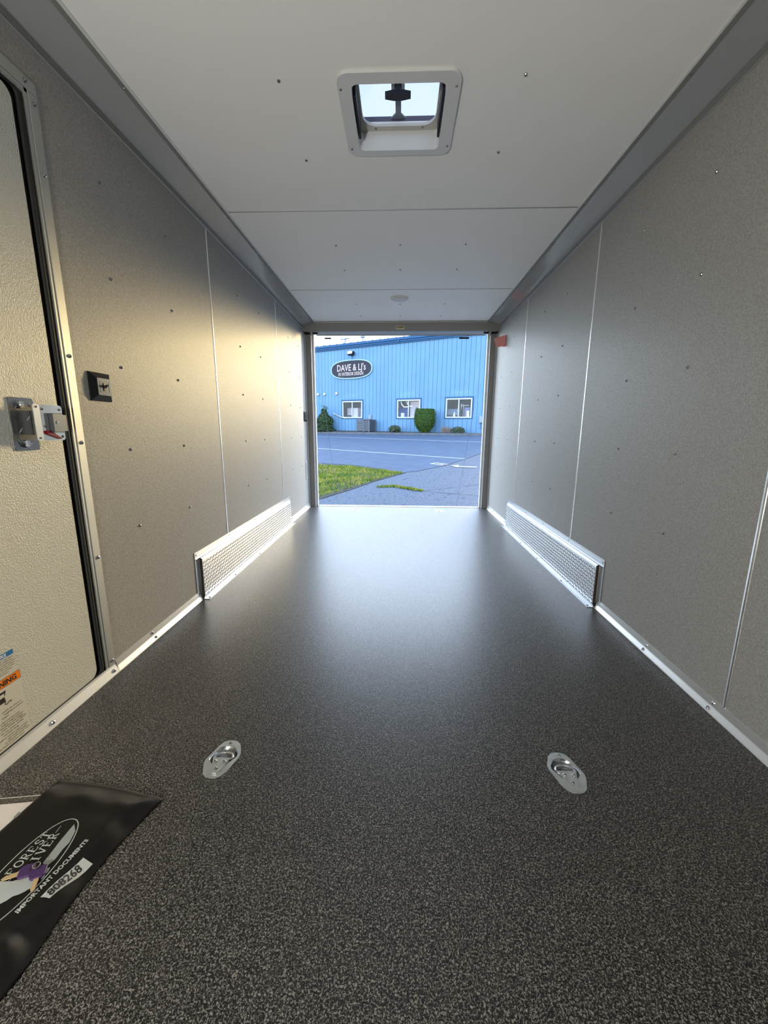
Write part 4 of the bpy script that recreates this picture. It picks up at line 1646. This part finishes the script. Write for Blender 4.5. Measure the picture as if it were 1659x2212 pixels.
# wall behind the panels (seen only in the joints), with window openings
bm = BM()
xs = [S0] + [v for w in WINS for v in (w[0], w[1])] + [S1]
for i in range(len(xs) - 1):
    if i % 2 == 0:
        add_box(bm, xs[i], xs[i + 1], 0.001, 0.06, BASE, EAVE)
    else:
        w = WINS[i // 2]
        add_box(bm, xs[i], xs[i + 1], 0.001, 0.06, BASE, w[2])
        add_box(bm, xs[i], xs[i + 1], 0.001, 0.06, w[3], EAVE)
obj('wall_backing', bm, RIB, bld)
boxo('end_wall', S1 - 0.06, S1, 0.061, 11.0, BASE, EAVE + 0.25, SID, bld)
boxo('end_wall', S0, S0 + 0.06, 0.061, 11.0, BASE, EAVE + 0.25, SID, bld)
boxo('back_wall', S0, S1, 11.0, 11.06, BASE, EAVE + 0.25, SID, bld)
bm = BM()
add_prism(bm, [(-0.20, EAVE + 0.27), (11.2, EAVE + 0.75), (11.2, EAVE + 0.80), (-0.20, EAVE + 0.32)], S0 - 0.1, S1 + 0.1, lambda u, v, h: Vector((h, u, v)))
obj('roof', bm, ROOFB, bld)
bm = BM()
add_prism(bm, [(-0.022, EAVE), (-0.10, EAVE), (-0.14, EAVE + 0.05), (-0.14, EAVE + 0.12), (-0.20, EAVE + 0.16), (-0.20, EAVE + 0.265), (-0.022, EAVE + 0.265)], S0 - 0.1, S1 + 0.1, lambda u, v, h: Vector((h, u, v)))
obj('fascia_gutter', bm, ROOFB, bld)
boxo('eave_shadow_strip', S0, S1, -0.10, -0.0225, EAVE - 0.05, EAVE - 0.001, M('eave_shadow_dark', (0.02, 0.05, 0.10), 0.6, spec=0.06), bld)  # dark strip paints the shade under the eave
bm = BM()
k = S0
while k < S1:
    add_box(bm, k, k + 0.05, -0.23, 0.6, EAVE + 0.321, EAVE + 0.355)
    k += pitch_s * 2
obj('roof_rib', bm, ROOFB, bld, kind='stuff')
boxo('fascia_joint', -14.66, -14.60, -0.206, -0.18, EAVE + 0.0, EAVE + 0.30, RIB, bld)
# roof pipes
GALV = M('galvanised', (0.1650, 0.1782, 0.1980), 0.5, 0.4, spec=0.06)
for s, y, h, cap in ((-22.05, 1.0, 0.40, 0), (-20.52, 1.6, 0.75, 1), (-18.95, 1.8, 0.75, 2)):
    zb = EAVE + 0.30
    bm = BM()
    add_cyl(bm, (s, y, zb), (s, y, zb + h), 0.055 if cap == 0 else 0.10, 10)
    if cap == 1:
        add_box(bm, s - 0.42, s + 0.42, y - 0.12, y + 0.12, zb + h, zb + h + 0.05)
    if cap == 2:
        add_tube(bm, [(s, y, zb + h), (s, y, zb + h + 0.10), (s, y, zb + h + 0.16), (s, y, zb + h + 0.22)], [0.19, 0.21, 0.18, 0.05], 12)
    obj('roof_pipe', bm, GALV, bld)
# windows
GLASS = glass_material('window_glass', (0.88, 0.93, 0.98), 0.012)
WF = M('window_vinyl_white', (0.2244, 0.2442, 0.2574), 0.4, spec=0.06)
SURR = M('window_surround_blue', (0.0185, 0.0495, 0.1023), 0.5, spec=0.06)
for w0, w1, z0, z1 in WINS:
    bm = BM()
    add_ring_prism(bm, [(w0 - 0.09, z0 - 0.06), (w1 + 0.09, z0 - 0.06), (w1 + 0.09, z1 + 0.10), (w0 - 0.09, z1 + 0.10)],
                   [(w0, z0), (w1, z0), (w1, z1), (w0, z1)], -0.042, -0.0225, lambda u, v, h: Vector((u, h, v)))
    wf_ = obj('window', bm, SURR, bld)
    bm = BM()
    f = 0.085
    add_ring_prism(bm, [(w0, z0), (w1, z0), (w1, z1), (w0, z1)], [(w0 + f, z0 + f), (w1 - f, z0 + f), (w1 - f, z1 - f), (w0 + f, z1 - f)], -0.060, 0.03, lambda u, v, h: Vector((u, h, v)))
    mid = (w0 + w1) / 2
    add_box(bm, mid - 0.035, mid + 0.035, -0.055, 0.02, z0 + f, z1 - f)
    obj('window_frame', bm, WF, wf_)
    for p, q2 in ((w0 + f, mid - 0.035), (mid + 0.035, w1 - f)):
        boxo('pane', p, q2, -0.010, -0.004, z0 + f, z1 - f, GLASS, wf_)
# office rooms behind the windows
ROOM = M('room_dark_wall', (0.10, 0.10, 0.12), 0.8, spec=0.06)
for s0, s1 in ((-20.8, -16.6), (-15.8, -12.0), (-11.9, -8.2)):
    bm = BM()
    vs = [[bm.verts.new((s, y, z)) for s, z in ((s0, 0.60), (s1, 0.60), (s1, 3.4), (s0, 3.4))] for y in (0.07, 3.2)]
    bm.faces.new(vs[1])
    for k in range(4):
        bm.faces.new((vs[0][k], vs[0][(k + 1) % 4], vs[1][(k + 1) % 4], vs[1][k]))
    obj('room_shell', bm, ROOM, bld)
for s in (-18.7, -13.9, -10.0):
    ld = bpy.data.lights.new('office_lamp', 'AREA')
    ld.size = 1.2
    ld.energy = 7
    ld.color = (1.0, 0.93, 0.88)
    lo4 = bpy.data.objects.new('office_lamp', ld)
    COL.objects.link(lo4)
    lo4.parent = bld
    lo4.location = (s, 0.45, 3.3)


def inroom(name, label, cat, parts, base):
    kf = (DIST + base[1]) / DIST
    t = thing(name, label, cat, bw(base[0] * kf, base[1], base[2]), BROT)
    for nm, (x0, x1, y0, y1, z0, z1), mat in parts:
        boxo(nm, x0, x1, y0, y1, z0, z1, mat, t, bev=0.008)
    return t


PINK = M('cabinet_pale', (0.72, 0.62, 0.66), 0.5)
VIOL = M('locker_violet', (0.30, 0.32, 0.58), 0.5)
BLUE = M('booth_blue', (0.03, 0.12, 0.48), 0.6)
NAVY = M('dark_navy', (0.02, 0.025, 0.06), 0.7, spec=0.06)
inroom('cabinet', 'pale pink two-door cabinet inside the left workshop window', 'cabinet',
       [('cabinet_body', (-0.62, 0.42, 0.0, 0.5, 0.0, 1.78), PINK), ('cabinet_door', (-0.60, -0.11, -0.03, -0.001, 0.05, 1.74), PINK), ('cabinet_door', (-0.09, 0.40, -0.03, -0.001, 0.05, 1.74), PINK),
        ('handle', (-0.15, -0.13, -0.06, -0.031, 1.3, 1.42), NAVY), ('handle', (-0.07, -0.05, -0.06, -0.031, 1.3, 1.42), NAVY)], (-18.55, 1.1, 0.6))
inroom('locker', 'tall violet locker beside the pale cabinet in the left window', 'locker',
       [('locker_body', (-0.35, 0.45, 0.0, 0.4, 0.0, 2.05), VIOL), ('locker_door', (-0.33, 0.43, -0.025, -0.001, 0.05, 2.0), VIOL)], (-17.55, 1.0, 0.6))


def office_chair(label, base, rz):
    t = thing('office_chair', label, 'chair', bw(base[0] * (DIST + base[1]) / DIST, base[1], base[2]), (BROT[0], BROT[1], BROT[2] + rz))
    boxo('seat', -0.24, 0.24, -0.24, 0.24, 0.44, 0.52, NAVY, t, bev=0.03)
    boxo('backrest', -0.22, 0.22, 0.20, 0.27, 0.58, 1.22, NAVY, t, bev=0.03)
    bm = BM()
    add_cyl(bm, (0, 0, 0.06), (0, 0, 0.44), 0.03, 8)
    obj('column', bm, NAVY, t)
    bm = BM()
    for k in range(5):
        a = 2 * PI * k / 5
        add_tube(bm, [(0, 0, 0.08), (0.28 * math.cos(a), 0.28 * math.sin(a), 0.04)], 0.02, 6)
    obj('foot_star', bm, NAVY, t)


office_chair('dark office chair inside the left workshop window', (-19.05, 0.6, 0.6), 0.3)
inroom('partition', 'bright blue partition inside the middle workshop window', 'partition',
       [('panel', (-0.85, 0.20, 0.0, 0.06, 0.0, 1.75), BLUE), ('foot', (-0.7, -0.6, -0.2, 0.26, 0.0, 0.05), NAVY), ('foot', (0.0, 0.1, -0.2, 0.26, 0.0, 0.05), NAVY)], (-13.95, 1.5, 0.6))
inroom('desk', 'dark desk standing inside the middle workshop window', 'desk',
       [('desk_top', (-0.9, 0.9, 0, 0.6, 0.95, 1.0), NAVY), ('side_panel', (-0.9, -0.85, 0.02, 0.58, 0, 0.95), NAVY), ('side_panel', (0.85, 0.9, 0.02, 0.58, 0, 0.95), NAVY)], (-13.75, 0.35, 0.6))
inroom('carton', 'small white carton on the desk in the middle window', 'box',
       [('carton_body', (-0.10, 0.10, 0, 0.2, 0, 0.34), WHITE)], (-14.32, 0.45, 1.602))
inroom('notice_board', 'pale board inside the right half of the middle window', 'board',
       [('board', (-0.35, 0.45, 0, 0.04, 0.0, 2.2), PINK), ('picture', (0.12, 0.33, -0.02, -0.001, 1.2, 1.75), NAVY)], (-13.35, 1.3, 0.6))
# looped hose hanging inside the middle window
lh = thing('hanging_hose', 'white looped hose hanging inside the middle workshop window', 'hose', bw(-14.2, 0.3, 2.6), BROT)
bm = BM()
add_tube(bm, [(-0.40, 0, 0.12), (-0.30, 0, -0.13), (-0.12, 0, -0.26), (0.10, 0, -0.25), (0.32, 0, -0.20), (0.52, 0, -0.20)], 0.035, 8)
add_tube(bm, [(0.02, 0.05, 0.12), (0.12, 0.05, -0.05), (0.28, 0.05, -0.2)], 0.03, 8)
obj('hose_loop', bm, WHITE, lh, smooth=True)
inroom('reflection_block', 'dark green block standing in for reflections in the right workshop window', 'shelf',
       [('reflection_body', (-0.85, 0.05, 0, 0.5, 0, 1.62), M('dark_green', (0.05, 0.07, 0.07), 0.7, spec=0.06)), ('reflection_front', (-0.83, 0.03, -0.02, -0.001, 1.2, 1.58), M('grey_blue', (0.13, 0.17, 0.24), 0.6))], (-10.05, 0.8, 0.6))  # solid coloured block stands in for reflections in the window pane
inroom('vase', 'small white vase on the sill of the right window', 'vase',
       [('vase_body', (-0.05, 0.05, 0, 0.1, 0, 0.22), WHITE), ('neck', (-0.03, 0.03, 0.02, 0.08, 0.22, 0.36), WHITE)], (-10.40, 0.3, 1.60))
inroom('sill_shelf', 'narrow inner shelf under the right window', 'shelf',
       [('board', (-0.9, 0.9, 0, 0.35, 0, 0.03), NAVY), ('bracket', (-0.7, -0.66, 0.02, 0.3, -0.3, -0.001), NAVY), ('bracket', (0.66, 0.7, 0.02, 0.3, -0.3, -0.001), NAVY)], (-10.08, 0.15, 1.565))
inroom('bottle_box', 'white carton at the right corner of the right window', 'box',
       [('carton_body', (-0.10, 0.06, 0, 0.2, 0, 0.44), WHITE)], (-9.42, 0.28, 1.60))
inroom('easel', 'pale folding easel inside the right half of the right window', 'easel',
       [('leg', (-0.04, 0.0, 0.0, 0.03, 0.0, 2.0), WHITE), ('leg', (0.12, 0.16, 0.0, 0.03, 0.0, 1.95), WHITE), ('crossbar', (-0.06, 0.55, -0.03, -0.001, 1.83, 1.88), WHITE), ('panel', (0.2, 0.6, 0.04, 0.07, 0.5, 1.72), VIOL)], (-9.90, 1.45, 0.6))


# ---- things on and before the wall
sign = thing('oval_sign', 'dark oval shop sign with pale border and white lettering on the blue wall', 'sign', bw(-18.72, -0.03, 5.13), BROT)


def stadium(a, b, n=14):
    return [(a * math.copysign(abs(math.cos(2 * PI * k / (4 * n))) ** 0.72, math.cos(2 * PI * k / (4 * n))),
             b * math.copysign(abs(math.sin(2 * PI * k / (4 * n))) ** 0.82, math.sin(2 * PI * k / (4 * n)))) for k in range(4 * n)]


bm = BM()
add_ring_prism(bm, stadium(1.90, 0.685), stadium(1.82, 0.615), -0.07, 0.005, lambda u, v, h: Vector((u, h, v)))
obj('border', bm, M('sign_border', (0.1518, 0.2178, 0.2640), 0.4, spec=0.06), sign)
bm = BM()
add_prism(bm, stadium(1.82, 0.615), -0.05, 0.0, lambda u, v, h: Vector((u, h, v)))
obj('sign_board', bm, M('sign_slate', (0.0158, 0.0178, 0.0251), 0.5, spec=0.06), sign)
SL = M('sign_letter', (0.2640, 0.2178, 0.2046), 0.5, spec=0.06)
me = text_mesh("DAVE & LJ's", 0.60, bold=0.006)
a, b2 = text_width(me)
place_text('lettering', me, lambda u, v: Vector((-1.30 + (u - a) * 2.62 / (b2 - a), -0.056, -0.10 + v * 1.12)), SL, sign)
me = text_mesh('RV INTERIOR DESIGN', 0.32, bold=0.004)
a, b2 = text_width(me)
place_text('lettering', me, lambda u, v: Vector((-1.17 + (u - a) * 2.28 / (b2 - a), -0.056, -0.44 + v * 1.08)), SL, sign)

fl = thing('floodlight', 'black floodlight on an arm above the oval sign', 'floodlight', bw(-18.62, -0.03, 6.18), BROT)
bm = BM()
add_prism(bm, [(-0.05, 0.15), (-0.30, 0.20), (-0.38, -0.02), (-0.16, -0.10)], -0.24, 0.24, lambda u, v, h: Vector((h, u, v)))
obj('lamp_body', bm, BLACK, fl)
bm = BM()
add_prism(bm, [(-0.305, 0.18), (-0.315, 0.18), (-0.392, -0.005), (-0.382, -0.005)], -0.19, 0.19, lambda u, v, h: Vector((h, u, v)))
obj('lens', bm, WHITE, fl)
bm = BM()
add_tube(bm, [(0, -0.005, -0.10), (0, -0.16, 0.02)], 0.025, 6)
obj('arm', bm, BLACK, fl)
bm = BM()
add_tube(bm, [(0, -0.012, -0.11), (0, -0.012, -0.34)], 0.012, 6)
obj('conduit', bm, RIB, fl)

for i, (s, z) in enumerate(((-21.96, 3.40), (-21.31, 3.40), (-20.11, 3.42))):
    lab = ('leftmost of the three small round white wall lights on the blue siding', 'second small round white wall light from the left on the siding', 'small round white wall light nearest the left window')[i]
    t = thing('wall_light', lab, 'wall light', bw(s, -0.022, z), BROT, group='small round wall lights on the workshop')
    bm = BM()
    add_tube(bm, [(0, -0.001, 0), (0, -0.03, 0)], 0.11, 12)
    obj('base', bm, RIB, t)
    bm = BM()
    add_tube(bm, [(0, -0.03, 0), (0, -0.10, 0), (0, -0.15, -0.01)], [0.09, 0.085, 0.04], 12)
    obj('globe', bm, WHITE, t, smooth=True)

# air conditioner
ac = thing('air_conditioner', 'grey outdoor air conditioner with louvred sides below the left window', 'air conditioner', bw(-16.95, -0.75, 0.56), BROT)
ACG = M('ac_grey', (0.0660, 0.0759, 0.0891), 0.5, spec=0.06)
ACD = M('ac_dark', (0.0330, 0.0396, 0.0528), 0.6, spec=0.06)
boxo('coil', -0.54, 0.50, -0.30, 0.54, 0.06, 0.82, ACD, ac)
for x in (-0.56, 0.04, 0.52):
    boxo('corner_post', x - 0.03, x + 0.03, -0.335, -0.27, 0.02, 0.85, ACG, ac)
boxo('corner_post', 0.49, 0.55, 0.51, 0.57, 0.02, 0.85, ACG, ac)
boxo('corner_post', -0.59, -0.53, 0.51, 0.57, 0.02, 0.85, ACG, ac)
for k in range(6):
    z = 0.10 + k * 0.125
    boxo('louvre', -0.53, 0.01, -0.345, -0.305, z, z + 0.085, ACG, ac)
for k in range(9):
    x = 0.095 + k * 0.046
    boxo('louvre', x, x + 0.026, -0.335, -0.305, 0.06, 0.82, ACG, ac)
boxo('top_cover', -0.60, 0.56, -0.35, 0.58, 0.851, 0.90, ACG, ac, bev=0.015)
bm = BM()
add_cyl(bm, (0, 0.15, 0.90), (0, 0.15, 0.93), 0.36, 20)
obj('fan_grille', bm, ACD, ac)
boxo('base_pan', -0.58, 0.54, -0.33, 0.56, 0.0, 0.02, ACD, ac)

eb = thing('disconnect_box', 'small pale electrical box on the siding above the air conditioner', 'electrical box', bw(-17.0, -0.023, 1.47), BROT)
boxo('box_body', -0.09, 0.09, -0.10, 0.0, 0.0, 0.33, M('box_pale', (0.13, 0.165, 0.20), 0.5, spec=0.06), eb, bev=0.01)
bm = BM()
add_cyl(bm, (0.0, -0.05, -0.16), (0.0, -0.05, 0.0), 0.025, 8)
obj('conduit', bm, GALV, eb)

eb = thing('meter_box', 'pale grey utility box with hanging cable at the right end of the wall', 'electrical box', bw(-8.52, -0.023, 1.34), BROT)
boxo('box_body', -0.10, 0.10, -0.12, 0.0, 0.0, 0.34, M('box_pale', (0.13, 0.165, 0.20), 0.5, spec=0.06), eb, bev=0.01)
boxo('box_base', -0.12, 0.12, -0.10, 0.0, -0.05, -0.001, GALV, eb)
bm = BM()
add_tube(bm, [(0, -0.05, -0.05), (-0.01, -0.06, -0.2), (0.03, -0.05, -0.3), (-0.03, -0.05, -0.45)], 0.012, 6)
obj('cable', bm, RIB, eb)

hose = thing('garden_hose', 'white hose sagging from the left window corner into the shrub', 'hose', bw(-19.4, -0.06, 1.6), BROT)
bm = BM()
hp_ = [(-1.05, -0.05, 0.34), (-0.80, -0.02, 0.24), (-0.55, 0, 0.12), (-0.30, 0.01, 0.03), (0.0, 0.012, -0.03), (0.25, 0.012, -0.03)]
add_tube(bm, hp_, 0.038, 8)
obj('hose_line', bm, M('hose_white', (0.2112, 0.2112, 0.2112), 0.5, spec=0.06), hose, smooth=True)

# curb and planting strip in front of the wall
curb_m = M('curb_concrete', (0.0581, 0.0647, 0.0726), 0.8, spec=0.06, vary=(3, 0.15))
bm = BM()
for k in range(20):
    a = S0 + (S1 - S0 + 6) * k / 20
    b = S0 + (S1 - S0 + 6) * (k + 1) / 20
    za = lambda s: (gz(*bw(s, -1.35, 0).xy) + 0.0094883 * s)
    v = []
    for s, y, dz in ((a, -1.42, -0.05), (b, -1.42, -0.05), (b, -1.42, 0.13), (a, -1.42, 0.13), (a, -1.18, 0.14), (b, -1.18, 0.14), (b, -1.18, -0.05), (a, -1.18, -0.05)):
        v.append(bm.verts.new(bw(s, y, za(s) + dz)))
    for f in ((0, 1, 2, 3), (3, 2, 5, 4), (4, 5, 6, 7)):
        bm.faces.new([v[i] for i in f])
curb = obj('curb', bm, curb_m, None, kind='structure')
curb['label'] = 'pale concrete curb along the workshop wall'
bm = BM()
for k in range(16):
    a = S0 + (S1 - S0 + 6) * k / 16
    b = S0 + (S1 - S0 + 6) * (k + 1) / 16
    v = [bm.verts.new(bw(s, y, z)) for s, y, z in ((a, -1.19, za(a) + 0.13), (b, -1.19, za(b) + 0.13), (b, 0.0, 0.62), (a, 0.0, 0.62))]
    bm.faces.new(v)
bed = obj('planting_bed', bm, M('bark_soil', (0.0231, 0.0231, 0.0231), 0.9, spec=0.06, vary=(8, 0.4)), None, kind='structure')


# ---- plants: leaf-covered crowns on stems
def leaf_mat(name, c0, c1):
    m = bpy.data.materials.new(name)
    m.use_nodes = True
    nt = m.node_tree
    b = nt.nodes['Principled BSDF']
    b.inputs['Roughness'].default_value = 0.6
    b.inputs['Specular IOR Level'].default_value = 0.06
    g = nt.nodes.new('ShaderNodeTexCoord')
    n = nt.nodes.new('ShaderNodeTexNoise')
    n.inputs['Scale'].default_value = 9
    n.inputs['Detail'].default_value = 3
    mx = nt.nodes.new('ShaderNodeMixRGB')
    mx.inputs[1].default_value = (*c0, 1)
    mx.inputs[2].default_value = (*c1, 1)
    rp = nt.nodes.new('ShaderNodeMapRange')
    rp.inputs[1].default_value = 0.35
    rp.inputs[2].default_value = 0.65
    nt.links.new(g.outputs['Object'], n.inputs['Vector'])
    nt.links.new(n.outputs['Fac'], rp.inputs[0])
    nt.links.new(rp.outputs[0], mx.inputs[0])
    nt.links.new(mx.outputs[0], b.inputs['Base Color'])
    return m


def leaves(bm, n, sampler, size):
    for _ in range(n):
        p, nrm = sampler()
        nrm = (nrm + Vector((random.uniform(-.8, .8), random.uniform(-.8, .8), random.uniform(-.5, .8)))).normalized()
        u, w = frame_of(nrm)
        a = random.uniform(0, 2 * PI)
        d = u * math.cos(a) + w * math.sin(a)
        e = nrm.cross(d)
        L = size * random.uniform(.6, 1.3)
        v = [bm.verts.new(p + q) for q in (-d * L, e * L * .42, d * L, -e * L * .42)]
        bm.faces.new(v)


def crown_sampler(profile, hmax, sx=1.0, sy=1.0, jit=0.04, xoff=None):
    """profile(f) radius at height fraction f"""
    def s():
        while True:
            f = random.random()
            r = profile(f)
            if random.random() < r / 1.2 + 0.12:
                break
        a = random.uniform(0, 2 * PI)
        rr = r * math.sqrt(random.uniform(0.55, 1.0))
        if f > 0.97:
            rr = r * math.sqrt(random.random())
        dr = random.uniform(-jit, jit)
        ox = xoff(f) if xoff else 0
        return (Vector((ox + (rr + dr) * math.cos(a) * sx, (rr + dr) * math.sin(a) * sy, f * hmax)),
                Vector((math.cos(a), math.sin(a), 0.25 if f < .95 else 1.2)))
    return s


def plant(name, label, cat, s, y, zl, parts):
    t = thing(name, label, cat, bw(s, y, zl), (0, 0, BROT[2]))
    for nm, bm, mat, kd in parts:
        obj(nm, bm, mat, t, kind=kd)
    return t


# clipped topiary: narrow foot, wide barrel, flat top
TOP = leaf_mat('topiary_green', (0.013, 0.030, 0.005), (0.036, 0.064, 0.008))
DCORE = M('foliage_core', (0.012, 0.026, 0.008), 0.9, spec=0.06)


def tprof(f):
    if f < 0.30:
        return 0.30 + (f / 0.30) ** 0.8 * 0.37
    if f < 0.62:
        return 0.67 + 0.06 * math.sin((f - 0.30) / 0.32 * PI / 2)
    return 0.73 - 0.09 * ((f - 0.62) / 0.38) ** 1.5


bm1 = BM()
add_lathe(bm1, [(0, 0.02)] + [(tprof(f / 12) * 0.94, f / 12 * 1.50) for f in range(13)] + [(0, 1.47)], 20)
bm2 = BM()
leaves(bm2, 5200, crown_sampler(tprof, 1.52, jit=0.035), 0.05)
bm3 = BM()
for k in range(5):
    a = 2 * PI * k / 5
    add_tube(bm3, [(0.10 * math.cos(a), 0.10 * math.sin(a), -0.12), (0.22 * math.cos(a), 0.22 * math.sin(a), 0.20)], 0.03, 6)
plant('topiary_shrub', 'tall clipped flat-topped green shrub standing right of the middle window', 'shrub', -12.14, -0.80, 0.64,
      [('foliage_core', bm1, DCORE, None), ('foliage', bm2, TOP, 'stuff'), ('stem', bm3, M('bark', (0.06, 0.045, 0.035), 0.9, spec=0.06), None)])

# loose shrub on the left
LSH = leaf_mat('shrub_green', (0.007, 0.018, 0.009), (0.026, 0.044, 0.018))


def lprof(f):
    return max(0.10, 0.78 - 0.62 * f - 0.10 * math.sin(f * 9))


bm1 = BM()
add_lathe(bm1, [(0, 0.0)] + [(lprof(f / 10) * 0.72, f / 10 * 1.45) for f in range(11)] + [(0, 1.5)], 14)
bm2 = BM()
leaves(bm2, 1900, crown_sampler(lprof, 1.62, jit=0.14, xoff=lambda f: -0.12 * f), 0.10)


def side_clump():
    a, b = random.uniform(0, 2 * PI), random.random()
    r = 0.36 * math.sqrt(b)
    return Vector((-0.62 + r * math.cos(a), r * math.sin(a), random.uniform(0, 0.42) * (1 - b * .6))), Vector((0, -1, 1))


leaves(bm2, 420, side_clump, 0.08)
leaves(bm2, 46, lambda: (Vector((random.uniform(-.25, .15), random.uniform(-.2, .2), random.uniform(1.55, 1.92))), Vector((0, -.5, 1))), 0.085)
bm3 = BM()
for k in range(6):
    a = 2 * PI * k / 6
    add_tube(bm3, [(0.06 * math.cos(a), 0.06 * math.sin(a), 0), (0.15 * math.cos(a), 0.15 * math.sin(a), 0.8), (-0.1 + 0.12 * math.cos(a), 0.12 * math.sin(a), 1.65)], [0.025, 0.018, 0.006], 6)
plant('leafy_shrub', 'loose dark green leafy shrub tapering upward left of the left window', 'shrub', -20.62, -0.85, 0.60,
      [('foliage_core', bm1, DCORE, None), ('foliage', bm2, LSH, 'stuff'), ('stem', bm3, M('bark', (0.06, 0.045, 0.035), 0.9, spec=0.06), None)])

GSH = leaf_mat('grey_green_leaves', (0.013, 0.021, 0.014), (0.046, 0.059, 0.040))


def bush(label, s, y, r, h, n, sx=1.0):
    prof = lambda f: r * math.sqrt(max(0.03, 1 - (f * 1.02 - 0.35) ** 2 / 0.46))
    b1 = BM()
    add_lathe(b1, [(0, 0.0)] + [(prof(f / 8) * 0.8, f / 8 * h * .94) for f in range(9)] + [(0, h * .95)], 12)
    b2_ = BM()
    leaves(b2_, n, crown_sampler(prof, h, sx=sx, jit=0.07), 0.055)
    b3 = BM()
    add_tube(b3, [(0, 0, -0.06), (0, 0, h * 0.6)], 0.03, 6)
    plant('round_bush', label, 'bush', s, y, 0.62, [('foliage_core', b1, DCORE, None), ('foliage', b2_, GSH, 'stuff'), ('stem', b3, M('bark', (0.06, 0.045, 0.035), 0.9, spec=0.06), None)])


bush('low round grey-green bush below the middle window', -14.42, -0.85, 0.43, 0.44, 800)
bush('low grey-green bush below the right window', -9.72, -0.85, 0.42, 0.38, 700)

# dry grass clump by the wall
dg_ = thing('dry_grass_clump', 'dry tan ornamental grass clump left of the right bush', 'ornamental grass', bw(-10.62, -0.70, 0.64), (0, 0, BROT[2]))
bm = BM()
for k in range(420):
    x = random.uniform(-0.32, 0.32)
    y = random.uniform(-0.15, 0.15)
    h = random.uniform(0.2, 0.46)
    w = 0.007
    lx = x + random.uniform(-.10, .10)
    v = [bm.verts.new(p) for p in ((x - w, y, 0), (x + w, y, 0), (lx, y + random.uniform(-.08, .08), h))]
    bm.faces.new(v)
obj('grass_blades', bm, M('dry_grass', (0.0990, 0.0825, 0.0693), 0.8, spec=0.06), dg_, kind='stuff')
bm = BM()
add_lathe(bm, [(0, 0.0), (0.26, 0.0), (0.18, 0.06), (0, 0.08)], 10)
obj('root_mound', bm, M('dark_bark', (0.05, 0.03, 0.02), 0.9, spec=0.06), dg_)

for o in bpy.data.objects:
    if o.type == 'MESH':
        o.data.name = o.name
